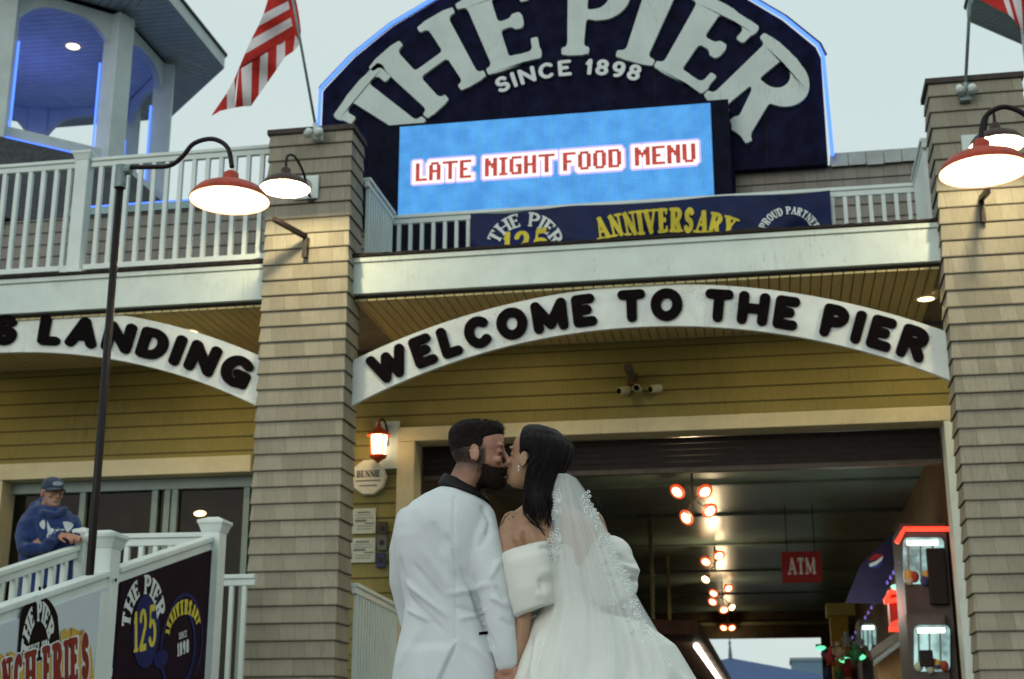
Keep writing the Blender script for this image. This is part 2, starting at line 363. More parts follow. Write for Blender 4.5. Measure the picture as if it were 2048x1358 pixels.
def glyph(ch, style='sans', r=.12, cond=1.0, rn=None):
    k = (ch, style, r, cond, rn)
    if k in _gc: return _gc[k]
    strokes, serifs = skel(ch)
    rth = rn if rn is not None else (r if style == 'sans' else r * .48)
    w = GW[ch] * cond
    x0 = r; wi = max(w - 2*r, 0) if ch != 'I' else 0
    yb, yt = (r, 1-r) if style == 'sans' else (rth, 1-rth)
    def tr(p): return (x0 + p[0]*wi, yb + p[1]*(yt-yb))
    n = 60; xs = np.linspace(-.22, w + 2*r + .25, int(n*(w+.7))); ys = np.linspace(-.16, 1.16, int(n*1.3)); X, Y = np.meshgrid(xs, ys)
    D = np.full(X.shape, 9.0)
    def smin(a, b, kk=.05):
        if style == 'sans': return np.minimum(a, b)
        h = np.clip(.5 + .5*(b-a)/kk, 0, 1); return b*(1-h) + a*h - kk*h*(1-h)
    for pts, kind in strokes:
        S = np.full(X.shape, 9.0); P = [tr(p) for p in pts]
        for a, b in zip(P[:-1], P[1:]):
            dx, dy = b[0]-a[0], b[1]-a[1]; L2 = dx*dx+dy*dy + 1e-12; L = math.sqrt(L2)
            u = ((X-a[0])*dx + (Y-a[1])*dy)/L2
            if style == 'sans' or kind in 'vs':
                uc = np.clip(u, 0, 1); dist = np.hypot(X-a[0]-uc*dx, Y-a[1]-uc*dy)
                if style == 'sans': rr = r
                elif kind == 'v': rr = rth + (r-rth)*abs(dy)/L
                else: rr = rth*1.15 + (r-rth)*(.75 if abs(dx) > abs(dy)*.0 and ch == 'S' else abs(dy)/L*.85)
                S = np.minimum(S, dist - rr)
            else:
                rr = r if kind == 'k' else rth
                du = (np.abs(u-.5)-.5)*L; dv = np.abs((X-a[0])*dy - (Y-a[1])*dx)/L - rr
                du -= rth*.9
                q = np.hypot(np.maximum(du+.02,0), np.maximum(dv+.02,0)) + np.minimum(np.maximum(du+.02,dv+.02),0) - .02
                S = np.minimum(S, q)
        D = smin(D, S)
    if style == 'serif':
        for sf in serifs:
            p = tr(sf); hw = r + .085; t = rth*.8
            m = sf[2] if len(sf) > 2 else ''
            cx, cy, hx, hy = p[0], p[1], hw, t
            if m == 'd': cx, cy, hx, hy = p[0], p[1]-.10, t, .11
            elif m == 'u': cx, cy, hx, hy = p[0], p[1]+.10, t, .11
            elif m == 'm': cx, cy, hx, hy = p[0], p[1], t, .10
            else: cy = p[1] + (-(rth-t) if sf[1] < .5 else (rth-t))
            du, dv = np.abs(X-cx)-hx+.02, np.abs(Y-cy)-hy+.02
            D = smin(D, np.hypot(np.maximum(du,0), np.maximum(dv,0)) + np.minimum(np.maximum(du,dv),0) - .02, .07)
    loops = contours(D, xs, ys)
    def area(L): return sum(L[i-1][0]*L[i][1]-L[i][0]*L[i-1][1] for i in range(len(L)))/2
    def inside(p, L):
        c = False
        for i in range(len(L)):
            a, b = L[i-1], L[i]
            if (a[1] > p[1]) != (b[1] > p[1]) and p[0] < (b[0]-a[0])*(p[1]-a[1])/(b[1]-a[1])+a[0]: c = not c
        return c
    outs = [L for L in loops if area(L) > 1e-4]; holes = [L for L in loops if area(L) < -1e-4]
    res = []
    for o in outs:
        hs = [h for h in holes if inside(h[0], o)]
        tris = tessellate_polygon([[Vector((*p, 0)) for p in q] for q in [o] + hs])
        flat = [p for q in [o] + hs for p in q]; t2 = []
        for t in tris:
            a, b, c = (flat[i] for i in t)
            t2.append(t if (b[0]-a[0])*(c[1]-a[1])-(b[1]-a[1])*(c[0]-a[0]) > 0 else t[::-1])
        res.append((flat, [len(o)] + [len(h) for h in hs], t2))
    wd = (w if ch != 'I' else 2*r) + (.0 if style == 'sans' else .02)
    _gc[k] = (res, wd); return _gc[k]
def layout(s, style, r, cond=1.0, track=.14, space=.42, rn=None):
    u = 0; out = []
    for ch in s:
        if ch == ' ': u += space; continue
        g, w = glyph(ch, style, r, cond, rn); out.append((u, g, w)); u += w + track
    return out, u - track
def emit(mb, g, f, depth):
    """front faces at depth 0, walls back to -depth; f(u,v,d) -> point"""
    for flat, counts, tris in g:
        b = len(mb.v); n = len(flat)
        mb.v += [tuple(f(p[0], p[1], 0)) for p in flat]
        for t in tris: mb.face([b+i for i in t])
        if depth > 0:
            mb.v += [tuple(f(p[0], p[1], -depth)) for p in flat]
            st = 0
            for c in counts:
                for i in range(c):
                    j = (i+1) % c; mb.face((b+st+i, b+n+st+i, b+n+st+j, b+st+j))
                st += c
def text(mb, s, f, depth, style='serif', r=.09, cond=1.0, track=.12, space=.42, length=None, rn=None):
    lay, tot = layout(s, style, r, cond, track, space, rn)
    k = (length / tot) if length else 1
    for u0, g, w in lay: emit(mb, g, lambda u, v, d: f((u+u0)*k, v, d), depth)
    return tot * k
def plane_map(o, ux, uz, un):
    o, ux, uz, un = map(Vector, (o, ux, uz, un))
    return lambda u, v, d: o + ux*u + uz*v + un*d
def polar_map(cx, cz, r0, r1, a0, a1, tot, Y):
    """u in 0..tot -> angle from vertical a0..a1 (deg), v -> radius; on a plane facing -Y"""
    def f(u, v, d):
        a = rad(a0 + (a1-a0)*u/tot); R = r0 + (r1-r0)*v
        return (cx + R*math.sin(a), Y - d, cz + R*math.cos(a))
    return f
def clip(poly, nx, ny, c):
    out = []
    for i in range(len(poly)):
        a, b = poly[i-1], poly[i]; da, db = a[0]*nx+a[1]*ny-c, b[0]*nx+b[1]*ny-c
        if (da <= 0) != (db <= 0):
            t = da/(da-db); out.append((a[0]+(b[0]-a[0])*t, a[1]+(b[1]-a[1])*t))
        if db <= 0: out.append(b)
    return out
def planks(mb, poly, ang, pitch, gap, z, th):
    """boards whose long side runs along angle ang, clipped to a convex polygon, bottom face at z"""
    nx, ny = -math.sin(ang), math.cos(ang)
    ds = [p[0]*nx+p[1]*ny for p in poly]; k = math.floor(min(ds)/pitch)
    while k*pitch < max(ds):
        q = clip(clip(poly, nx, ny, k*pitch+pitch-gap), -nx, -ny, -k*pitch)
        if len(q) > 2: mb.prism([(p[0], p[1], z) for p in q], (0, 0, th))
        k += 1
def courses(mb, x0, x1, y, z0, z1, e, zref, lip=.016, step=.003):
    """lapped courses on a wall facing -Y"""
    k = math.ceil((zref - z1)/e) - 1
    while True:
        zt, zb = zref - e*k, zref - e*(k+1); k += 1
        if zb >= z1: continue
        if zt <= z0: break
        a, b = max(zb, z0), min(zt, z1)
        yt = y - step - (lip-step)*(zt-b)/e; yb = y - step - (lip-step)*(zt-a)/e
        mb.add([(x0,yb,a),(x1,yb,a),(x1,yt,b),(x0,yt,b),(x0,y,a),(x1,y,a)], [(0,1,2,3),(0,4,5,1)])
def column_courses(mb, x0, x1, y0, y1, z0, z1, e, zref, lip=.018, step=.003):
    k = math.ceil((zref - z1)/e) - 1
    while True:
        zt, zb = zref - e*k, zref - e*(k+1); k += 1
        if zb >= z1: continue
        if zt <= z0: break
        a, b = max(zb, z0), min(zt, z1)
        ob = step + (lip-step)*(zt-a)/e; ot = step + (lip-step)*(zt-b)/e
        j = [random.uniform(-.002, .002) for _ in range(4)]
        def ring(o, z): return [(x0-o-j[0], y0-o-j[1], z), (x1+o+j[2], y0-o-j[1], z), (x1+o+j[2], y1+o, z), (x0-o-j[0], y1+o, z)]
        mb.loft([ring(ob, a), ring(ot, b)], True, True)

# ------------------------------------------------------------------ setting: ground and boardwalk
mb = MB(); mb.add([(-600,-600,0),(600,-600,0),(600,600,0),(-600,600,0)], [(0,1,2,3)])
tag(mb.build('ground', ASPH), kind='structure')
mb = MB(); mb.box(-18, 7, 12.45, 42, .02, 1.3); tag(mb.build('boardwalk', CONC), kind='structure')

FL = 1.3
# ------------------------------------------------------------------ shingled columns
def column(x0, x1, label):
    t = thing('shingled_column', label, 'column', ((x0+x1)/2, 13.21, FL), 'shingled columns of the pier front')
    c = MB(); c.box(x0+.01, x1-.01, 13.01, 13.41, FL, 6.9); column_courses(c, x0, x1, 13.0, 13.42, FL, 6.94, E_COL, Z_COL)
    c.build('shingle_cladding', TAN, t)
    k = MB(); k.box(x0-.035, x1+.035, 12.965, 13.455, 6.942, 7.0); k.build('cap', CAPM, t, bevel=.006)
    return t
column(-4.91, -4.04, 'left tan shingled column between the two arched signs')
column(-11.79, -10.92, 'far left tan shingled column beyond the left arched sign')
column(1.71, 2.55, 'right tan shingled column beside the big doorway')

# ------------------------------------------------------------------ fascia beams, arches, soffits, back wall
def fascia(x0, x1, label):
    t = thing('fascia_beam', label, 'beam', ((x0+x1)/2, 13.25, 5.22), 'white fascia beams under the deck')
    b = MB(); b.box(x0, x1, 13.18, 13.235, 5.22, 5.545); b.build('fascia_board', WHITE, t, bevel=.004)
    b = MB(); b.box(x0, x1, 13.155, 13.235, 5.5475, 5.60); b.build('crown_moulding', WHITE, t, bevel=.008)
    b = MB(); n = int((x1-x0)/.03)                      # ragged tar edge of the deck membrane
    top, bot = [], []
    for i in range(n+1):
        x = x0 + (x1-x0)*i/n; h = .026 + .03*max(0, mnoise.noise((x*2.3, 1.7, 0))) + .012*mnoise.noise((x*14, 0, 3))
        top.append((x, h))
    for i in range(n):
        (xa, ha), (xb, hb) = top[i], top[i+1]
        b.add([(xa,13.13,5.603),(xb,13.13,5.603),(xb,13.13,5.603+hb),(xa,13.13,5.603+ha),(xa,13.3,5.603+ha),(xb,13.3,5.603+hb),(xa,13.3,5.603),(xb,13.3,5.603)], [(0,1,2,3),(3,2,5,4),(6,7,1,0)])
    b.build('tar_edge', TAR, t)
fascia(-4.035, 1.705, 'white fascia beam above the middle arched sign')
fascia(-10.9, -4.915, 'white fascia beam left of the left column')
fascia(-17.5, -11.795, 'white fascia beam left of the far left column')
fascia(2.555, 5.5, 'white fascia beam right of the right column')

for x0, x1, lb in ((-4.02, 1.69, 'yellow board porch ceiling behind the middle arched sign'), (-10.9, -4.92, 'yellow board porch ceiling behind the left arched sign')):
    t = thing('porch_ceiling', lb, 'ceiling', ((x0+x1)/2, 14.2, 5.16))
    b = MB(); planks(b, [(x0,13.24),(x1,13.24),(x1,15.18),(x0,15.18)], PI/2, .1, .011, 5.16, .02); b.build('board', SOFF, t)
    b = MB(); b.box(x0, x1, 13.24, 15.18, 5.182, 5.21); b.build('backing', DARKB, t)

def ringarc(cx, cz, r, a0, a1, n): return [(cx + r*math.sin(a0+(a1-a0)*i/n), cz + r*math.cos(a0+(a1-a0)*i/n)) for i in range(n+1)]
def arch_thing(x0, x1, zt_mid, zt_end, zb_mid, zb_end, label, words, a0f, a1f, tail=None):
    xm = (x0+x1)/2; h = (x1-x0)/2
    def circ(zm, ze): s = zm-ze; R = (h*h+s*s)/(2*s); return zm-R, R
    ct, Rt = circ(zt_mid, zt_end); cb, Rb = circ(zb_mid, zb_end)
    t = thing('arched_sign', label, 'sign', (xm, 13.29, zb_end), 'arched name boards between the columns')
    p = MB(); n = 60; rings = []
    for i in range(n+1):
        x = x0 + (x1-x0)*i/n; zt = ct + math.sqrt(Rt*Rt-(x-xm)**2); zb = cb + math.sqrt(Rb*Rb-(x-xm)**2)
        rings.append([(x,13.26,zb),(x,13.26,zt),(x,13.31,zt),(x,13.31,zb)])
    p.loft(rings); p.build('arch_board', SIGNW, t, bevel=.004)
    Rm = (Rt+Rb)/2; cm = (ct+cb)/2; hl = .325
    lay, tot = layout(words, 'sans', .142, 1.0, .145, .46)
    A = math.degrees(math.asin(h/Rm)); a0, a1 = -A + 2*A*a0f, -A + 2*A*a1f
    zmm = (zt_mid+zb_mid)/2; zme = (zt_end+zb_end)/2; s = zmm-zme; Rm = (h*h+s*s)/(2*s); cm = zmm-Rm
    f = polar_map(xm, cm, Rm-hl/2, Rm+hl/2, a0, a1, tot, 13.225)
    for u0, g, w in lay:
        l = MB(); emit(l, g, lambda u, v, d: f(u+u0, v, d), .033); l.build('letter', SIGNB, t)
    return t
arch_thing(-4.03, 1.70, 5.17, 4.55, 4.745, 4.08, 'white arched sign reading welcome to the pier', 'WELCOME TO THE PIER', .035, .968)
arch_thing(-10.9, -4.92, 5.30, 4.60, 4.82, 4.07, 'white arched sign ending in landing left of the column', 'S LANDING', .488, .972)

# back wall (yellow clapboard) with the big doorway and the left storefront opening
t = thing('yellow_wall', 'yellow clapboard wall under the porch with doorway openings', 'wall', (-3, 15.3, FL))
b = MB(); YW = 15.2
def wall_piece(x0, x1, z0, z1): courses(b, x0, x1, YW, z0, z1, .1645, 4.5810, .013)
wall_piece(-17.5, 5.5, 4.29, 5.159); wall_piece(-5.75, -4.05, FL, 4.29); wall_piece(-9.0, -5.75, 4.02, 4.29); wall_piece(-17.5, -9.0, FL, 4.29); wall_piece(1.97, 5.5, FL, 4.29)
b.box(-17.5, 5.5, 15.203, 15.3, 4.29, 5.159); b.box(-5.75, -4.05, 15.203, 15.3, FL, 4.2875); b.box(1.97, 5.5, 15.203, 15.3, FL, 4.2875); b.box(-9.0, -5.753, 15.203, 15.3, 4.02, 4.2875); b.box(-17.5, -9.003, 15.203, 15.3, FL, 4.2875)
b.build('clapboard', YEL, t)
# doorway trim
t = thing('door_frame', 'cream painted frame around the big roll-up doorway', 'door frame', (-1.05, 15.15, FL))
b = MB(); b.box(-4.05, 1.97, 15.12, 15.45, 4.11, 4.27); b.build('head_trim', CREAM, t, bevel=.006)
b = MB(); b.box(-4.05, -3.85, 15.122, 15.45, FL, 4.107); b.build('jamb', CREAM, t, bevel=.006)
b = MB(); b.box(1.84, 1.97, 15.122, 15.45, FL, 4.107); b.build('jamb', WHITE, t, bevel=.006)
b = MB(); b.box(1.972, 2.03, 15.118, 15.16, FL, 4.27); b.build('corner_strip', WHITE, t)
# roll-up door curtain
t = thing('rollup_door', 'dark brown roll-up door shutter raised in the doorway', 'shutter door', (-1, 15.6, 3.85))
b = MB()
for i in range(5): b.box(-3.84, 1.83, 15.50+.004*(i%2), 15.54, 3.78+i*.068, 3.78+i*.068+.062)
b.build('slat', M('shutter_brown', (.022, .016, .015), .6, .3, 8), t)
b = MB(); b.box(-3.84, 1.83, 15.48, 15.56, 3.72, 3.778); b.build('bottom_bar', M('bar_grey', (.09, .075, .06), .5, .2), t, bevel=.006)

# left storefront glazing
t = thing('storefront_window', 'dark storefront glazing with grey frames behind the ramp', 'window', (-8, 15.3, FL))
b = MB(); b.box(-8.98, -5.76, 15.12, 15.5, 3.83, 4.02); b.build('head_trim', CREAM, t, bevel=.006)
b = MB(); b.box(-8.98, -8.80, 15.13, 15.5, FL, 3.827); b.build('jamb', CREAM, t, bevel=.005)
b = MB(); b.box(-8.79, -5.77, 15.42, 15.45, FL, 3.826); b.build('pane', GLASS_D, t)
for px in (160, 305, 330, 345, 490):
    x = atY(px, 1080, 15.38)[0]; b = MB(); b.box(x-.035, x+.035, 15.36, 15.418, FL, 3.826); b.build('mullion', ALU, t)
b = MB(); b.box(-8.79, -5.77, 15.34, 15.418, 3.70, 3.825); b.build('header_rail', ALU, t)
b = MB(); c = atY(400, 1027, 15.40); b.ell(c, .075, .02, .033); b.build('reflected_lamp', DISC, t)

# ------------------------------------------------------------------ upper storey behind the deck
t = thing('parapet_wall', 'grey shingled parapet wall behind the upper deck', 'wall', (-3, 15.9, 5.6))
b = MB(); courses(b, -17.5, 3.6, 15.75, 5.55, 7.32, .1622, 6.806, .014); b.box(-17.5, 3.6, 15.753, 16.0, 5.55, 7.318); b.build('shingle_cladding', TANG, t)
b = MB(); b.box(.9, 3.6, 15.70, 16.02, 7.322, 7.45)
for i in range(14): x = .9 + .2*i; b.box(x, x+.19, 15.68, 15.699, 7.30+random.uniform(-.03,.0), 7.44)
b.build('flashing', M('grey_flashing', (.30, .34, .34), .45, .15, 5, .2, 12, metal=.3), t)
b = MB(); p0, p1 = atY(135, 402, 15.7), atY(535, 385, 15.7); b.box(p0[0], -5.2, 15.69, 16.02, 7.322, 7.42); b.build('flashing', M('teal_flashing', (.17, .25, .27), .45, .2, 5, .2, 12, metal=.3), t)
b = MB(); b.tube([(p0[0]+.1, 15.72, 7.44), (-5.3, 15.72, 7.44)], .012); b.build('neon_tube', NEON, t)
tag(MB().box(-17.5, 5.5, 13.24, 15.75, 5.212, 5.26).build('deck_floor', CONC), 'upper deck floor over the porch', 'floor')

# railings --------------------------------------------------------
def baluster_rail(t, p, q, zt0, zt1, zb0, zb1, pitch=.105, bw=.036, rail=.10, foot=True, ins=.05):
    """white rail with balusters from p to q (xy), top heights zt, bottom heights zb"""
    P, Q = Vector((*p, 0)), Vector((*q, 0)); L = (Q-P).length; d = (Q-P)/L
    b = MB(); b.bar((p[0],p[1],zt0-.02), (q[0],q[1],zt1-.02), .085, .04); b.bar((p[0],p[1],zt0-.072), (q[0],q[1],zt1-.072), .05, .062); b.build('top_rail', WHITE2, t, bevel=.006)
    if foot:
        b = MB(); b.bar((p[0],p[1],zb0+.05), (q[0],q[1],zb1+.05), .06, .06); b.build('bottom_rail', WHITE2, t, bevel=.005)
    n = int(L/pitch); st = (L-(n-1)*pitch)/2
    for i in range(n):
        s = st + i*pitch; u = s/L; c = P + d*s; b = MB(); zt = zt0+(zt1-zt0)*u-.104; zb = zb0+(zb1-zb0)*u+(.081 if foot else 0)
        b.box(c.x-bw/2, c.x+bw/2, c.y-bw/2, c.y+bw/2, zb, zt); b.build('baluster', WHITE2, t)
def rail_post(t, x, y, z0, z1, w=.13, cap=True):
    b = MB(); b.box(x-w/2, x+w/2, y-w/2, y+w/2, z0, z1); b.build('post', WHITE2, t, bevel=.006)
    if cap:
        b = MB(); h = w/2
        def sq(a, z): return [(x-a,y-a,z),(x+a,y-a,z),(x+a,y+a,z),(x-a,y+a,z)]
        b.loft([sq(h+.004,z1-.075),sq(h+.012,z1-.05),sq(h+.022,z1-.02),sq(h+.034,z1+.0),sq(h+.034,z1+.022),sq(h*.55,z1+.05)]); b.build('post_cap', WHITE2, t)
t = thing('deck_railing', 'white upper deck railing left of the left column', 'railing', (-8, 13.25, 5.65))
baluster_rail(t, (-17.4, 13.26), (-11.9, 13.26), 6.955, 6.955, 5.66, 5.66, .152, .045); baluster_rail(t, (-10.85, 13.26), (-7.2, 13.26), 6.955, 6.955, 5.66, 5.66, .152, .045); baluster_rail(t, (-7.03, 13.26), (-4.97, 13.26), 6.955, 6.955, 5.66, 5.66, .152, .045)
rail_post(t, -7.115, 13.26, 5.6, 7.0, .15)
b = MB(); b.box(-7.24, -6.99, 13.16, 13.36, 5.605, 5.66); b.build('post_skirt', WHITE2, t)
t = thing('deck_railing', 'white recessed deck railing carrying the navy banner', 'railing', (-1.2, 14.5, 5.6))
baluster_rail(t, (-4.0, 14.56), (1.68, 14.56), 6.575, 6.555, 5.62, 5.62, .132, .04)
baluster_rail(t, (-4.0, 13.46), (-4.0, 14.5), 6.60, 6.60, 5.62, 5.62, .09, .04)
baluster_rail(t, (1.68, 13.46), (1.68, 14.5), 6.60, 6.60, 5.62, 5.62, .09, .04)

# banner on the deck railing --------------------------------------
t = thing('deck_banner', 'navy vinyl anniversary banner hung along the deck railing', 'banner', (-1.15, 14.48, 5.65))
bx0, bx1, bz0, bz1 = atY(942, 420, 14.46)[0], atY(1660, 385, 14.46)[0], 5.62, 6.50
def ban(u, v, d=0):
    x = bx0 + (bx1-bx0)*u; z = bz0 + (bz1-bz0)*v
    w = 1.0*(.022*math.sin(u*23+v*5) + .018*math.sin(u*11-v*9+1) + .012*math.sin((u+v*.35)*47))
    w += .030*math.sin((u*9 + v*2.2)*2.2)*math.exp(-((v-.25)/.4)**2) + .016*math.sin(u*37 - v*14)*math.exp(-((u-.9)/.16)**2)
    w += .03*math.sin(v*8 + u*6)*math.exp(-((u-.5)/.4)**2)
    z += -.015*math.sin(u*PI*5)*(1 if v > .5 else 0)
    return (x, 14.445 + w*.9*(1-.75*max(0, v*2-1)) - d, z)
b = MB(); b.grid([[ban(i/260, j/44) for i in range(261)] for j in range(45)]); b.build('cloth', NAVY, t, smooth=True)
def ban_px(px, py):
    p = atY(px, py, 14.44); return (p[0]-bx0)/(bx1-bx0), (p[2]-bz0)/(bz1-bz0)
def ban_text(mb, s, pts, hpx, style, r, cond=1, track=.12, space=.42, rn=None, fan=True):
    """text on a curve through px points (baseline), letter height px, laid on the cloth"""
    P = np.array(pts, float); ts = np.linspace(0, 1, len(P)); co = [np.polyfit(ts, P[:,k], min(2, len(P)-1)) for k in (0,1)]
    lay, tot = layout(s, style, r, cond, track, space, rn)
    def f(u, v, d):
        q = u/tot; x, y = np.polyval(co[0], q), np.polyval(co[1], q)
        dx, dy = np.polyval(np.polyder(co[0]), q), np.polyval(np.polyder(co[1]), q); L = math.hypot(dx, dy)
        nx, ny = (dy/L, -dx/L) if fan else (0, -1)
        return ban(*ban_px(x + nx*v*hpx, y + ny*v*hpx), d + .015)
    for u0, g, w in lay: emit(mb, g, lambda u, v, d: f(u+u0, v, d), 0)
def circ_pts(cx, cy, r, a0, a1, n=9): return [(cx + r*math.sin(rad(a0+(a1-a0)*i/n)), cy - r*math.cos(rad(a0+(a1-a0)*i/n))) for i in range(n+1)]
def ban_polar(mb, s, cx, cy, r0, r1, a0, a1, style, r, cond=1, track=.12, space=.42, rn=None):
    lay, tot = layout(s, style, r, cond, track, space, rn)
    def f(u, v, d):
        a = rad(a0+(a1-a0)*u/tot); R = r0+(r1-r0)*v
        return ban(*ban_px(cx + R*math.sin(a), cy - R*math.cos(a)), d + .015)
    for u0, g, w in lay: emit(mb, g, lambda u, v, d: f(u+u0, v, d), 0)
b = MB(); ban_polar(b, 'THE PIER', 1050, 503, 54, 80, -72, 76, 'serif', .11, 1.0, .12, .5); b.build('lettering', PWHITE, t)
b = MB(); ban_polar(b, 'ANNIVERSARY', 1331, 884, 423, 467, -18.3, 18.3, 'serif', .12, .8, .08); b.build('lettering', GOLD, t)
b = MB(); ban_polar(b, 'PROUD PARTNER', 1579, 478, 50, 66, -68, 68, 'serif', .10, .8, .1); b.build('lettering', PWHITE, t)
b = MB(); ban_text(b, '125', [(1005, 516), (1098, 511)], 54, 'serif', .1, 1.0, .1, fan=False); b.build('lettering', GOLD, t)
b = MB()                                            # the blue half disc behind the 125
b.grid([[ban(*ban_px(1050+50*k/12*math.sin(rad(-90+6*i)), 500-52*k/12*math.cos(rad(-90+6*i))), .006) for i in range(31)] for k in range(13)])
b.build('blue_disc', BLUEP, t)
b = MB()
for i in range(14): a_ = rad(-85+13*i); r_ = 14+10*random.random(); c_ = (1578+34*math.sin(a_)*random.random(), 495-28*abs(math.cos(a_))*random.random()); b.add([ban(*ban_px(c_[0]+r_*.5*math.cos(k), c_[1]+r_*.4*math.sin(k)), .004+.0002*i) for k in (0,1.2,2.2,3.6,5)], [(0,1,2,3,4)])
b.build('wave_print', BLUEP, t)

# ------------------------------------------------------------------ big arched roof sign
t = thing('roof_sign', 'big navy arched roof sign with pale letters the pier since 1898', 'sign', (-2.2, 15.6, 7.3))
YS = 15.6
edge = [(-5.24, 6.9), (-5.24, 8.72)]
for a in (-51, -43, -34, -24, -12, 0, 12, 24, 34, 43, 51): edge.append((-2.2+3.87*math.sin(rad(a)), 6.33+3.87*math.cos(rad(a)) + (.0)))
edge += [(.86, 8.62), (.86, 7.28), (-.2, 7.28), (-.2, 6.9)]
b = MB(); b.prism([(x, YS, z) for x, z in edge[::-1]], (0, .12, 0)); b.build('sign_board', BOARD, t)
b = MB(); rim = edge[1:-3]
b2 = MB(); path = [(x*1.0, YS-.03, z) for x, z in [(-5.26, 7.0)]+rim+[(.89, 7.35)]]
b2.tube([(x+(x+2.2)*.008, y, z+.02) for x, y, z in path], .022, 8); b2.build('neon_tube', NEON, t)
b.tube([(x+(x+2.2)*.016, YS+.03, z+.05) for x, _, z in [(p[0],0,p[2]) for p in path[1:-1]]], .03, 6); b.build('edge_trim', TAR, t)
b = MB()
for x in (-4.3, -2.95, -1.1, .18): b.box(x-.004, x+.004, YS-.004, YS-.001, 7.3, 8.2+.9*math.cos((x+2.2)/3.2))
b.build('panel_seam', DARKB, t)
PC = (-2.19, 6.57)
def pier_letter(ch, a0, a1, r0=2.36, r1=3.44, rr=.115, cnd=1.0):
    g, w = glyph(ch, 'serif', rr, cnd, .052); l = MB(); us = [p[0] for fl_ in g for p in fl_[0]]; u0_, u1_ = min(us), max(us)
    f0 = polar_map(PC[0], PC[1], r0, r1, a0, a1, u1_-u0_, YS-.045); emit(l, g, lambda u, v, d: f0(u-u0_, v, d), .043); l.build('letter', SLET, t)
pier_letter('T', -58.5, -43.2, 2.36, 3.40)
pier_letter('H', -45.6, -23.9, 2.36, 3.44)
pier_letter('E', -23.2, -6.4, 2.36, 3.46)
pier_letter('P', -.6, 15.2, 2.36, 3.48)
pier_letter('I', 15.5, 26.9, 2.36, 3.46)
pier_letter('E', 27.4, 44.4, 2.36, 3.44)
pier_letter('R', 44.8, 64.5, 2.36, 3.42, .12)
lay, tot = layout('SINCE 1898', 'sans', .10, 1.0, .17, .5)
f = polar_map(-2.122, 6.40, 2.245, 2.455, -22.5, 21.5, tot, YS-.045)
for u0, g, w in lay: l = MB(); emit(l, g, lambda u, v, d: f(u+u0, v, d), .03); l.build('letter', PWHITE, t)

# LED message screen
t = thing('led_screen', 'blue lit message screen reading late night food menu', 'screen', (-2.4, 15.3, 6.8))
LY = 15.32
l0, l1 = atY(800, 248, LY), atY(1421, 212, LY)
lx0, lx1, lz0, lz1 = l0[0], l1[0], 6.86, (l0[2]+l1[2])/2
hx0, hx1 = atY(738, 300, LY)[0], atY(1461, 300, LY)[0]
b = MB(); b.box(hx0, hx1, LY+.004, YS-.005, 5.6, lz1+.035); b.build('housing', M('screen_housing', (.006, .007, .018), .8, .3, spec=.08), t)
def led_mat():
    m, nt, bs = newmat('led_blue'); N = nt.nodes.new; L = nt.links.new
    tcn = N('ShaderNodeTexCoord'); mpn = N('ShaderNodeMapping'); mpn.inputs['Scale'].default_value = (1/.028,)*3; L(tcn.outputs['Object'], mpn.inputs['Vector'])
    s = N('ShaderNodeSeparateXYZ'); L(mpn.outputs['Vector'], s.inputs['Vector'])
    def frac(o):
        a = N('ShaderNodeMath'); a.operation = 'FRACT'; L(o, a.inputs[0]); c = N('ShaderNodeMath'); c.operation = 'SUBTRACT'; L(a.outputs[0], c.inputs[0]); c.inputs[1].default_value = .5
        d = N('ShaderNodeMath'); d.operation = 'POWER'; L(c.outputs[0], d.inputs[0]); d.inputs[1].default_value = 2; return d.outputs[0]
    ad = N('ShaderNodeMath'); ad.operation = 'ADD'; L(frac(s.outputs['X']), ad.inputs[0]); L(frac(s.outputs['Z']), ad.inputs[1])
    mr = N('ShaderNodeMapRange'); mr.inputs['From Min'].default_value = .04; mr.inputs['From Max'].default_value = .30; mr.inputs['To Min'].default_value = 1.15; mr.inputs['To Max'].default_value = .62; L(ad.outputs[0], mr.inputs['Value'])
    n = N('ShaderNodeTexNoise'); n.inputs['Scale'].default_value = 5; n.inputs['Detail'].default_value = 6; L(tcn.outputs['Object'], n.inputs['Vector'])
    r = N('ShaderNodeValToRGB'); r.color_ramp.elements[0].position = .35; r.color_ramp.elements[1].position = .7; r.color_ramp.elements[0].color = (.05, .32, .80, 1); r.color_ramp.elements[1].color = (.09, .45, .98, 1); L(n.outputs['Fac'], r.inputs['Fac'])
    bs.inputs['Base Color'].default_value = (.01, .01, .015, 1); bs.inputs['Roughness'].default_value = .6; L(r.outputs['Color'], bs.inputs['Emission Color']); L(mr.outputs['Result'], bs.inputs['Emission Strength'])
    return m
b = MB(); b.add([(lx0,LY,lz0),(lx1,LY,lz0),(lx1,LY,lz1),(lx0,LY,lz1)], [(0,1,2,3)]); b.build('screen_face', led_mat(), t)
BM = {'L':["##....","##....","##....","##....","##....","##....","######"],'A':[".####.","##..##","##..##","######","##..##","##..##","##..##"],
'T':["########","...##...","...##...","...##...","...##...","...##...","...##..."],'E':["######","##....","##....","####..","##....","##....","######"],
'N':["##..##","###.##","######","##.###","##..##","##..##","##..##"],'I':["####",".##.",".##.",".##.",".##.",".##.","####"],'G':[".#####","##....","##....","##.###","##..##","##..##",".#####"],
'H':["##..##","##..##","##..##","######","##..##","##..##","##..##"],'F':["######","##....","##....","####..","##....","##....","##...."],'O':[".####.","##..##","##..##","##..##","##..##","##..##",".####."],
'D':["#####.","##..##","##..##","##..##","##..##","##..##","#####."],'M':["##...##","###.###","#######","##.#.##","##...##","##...##","##...##"],'U':["##..##","##..##","##..##","##..##","##..##","##..##",".####."]}
cells = set()
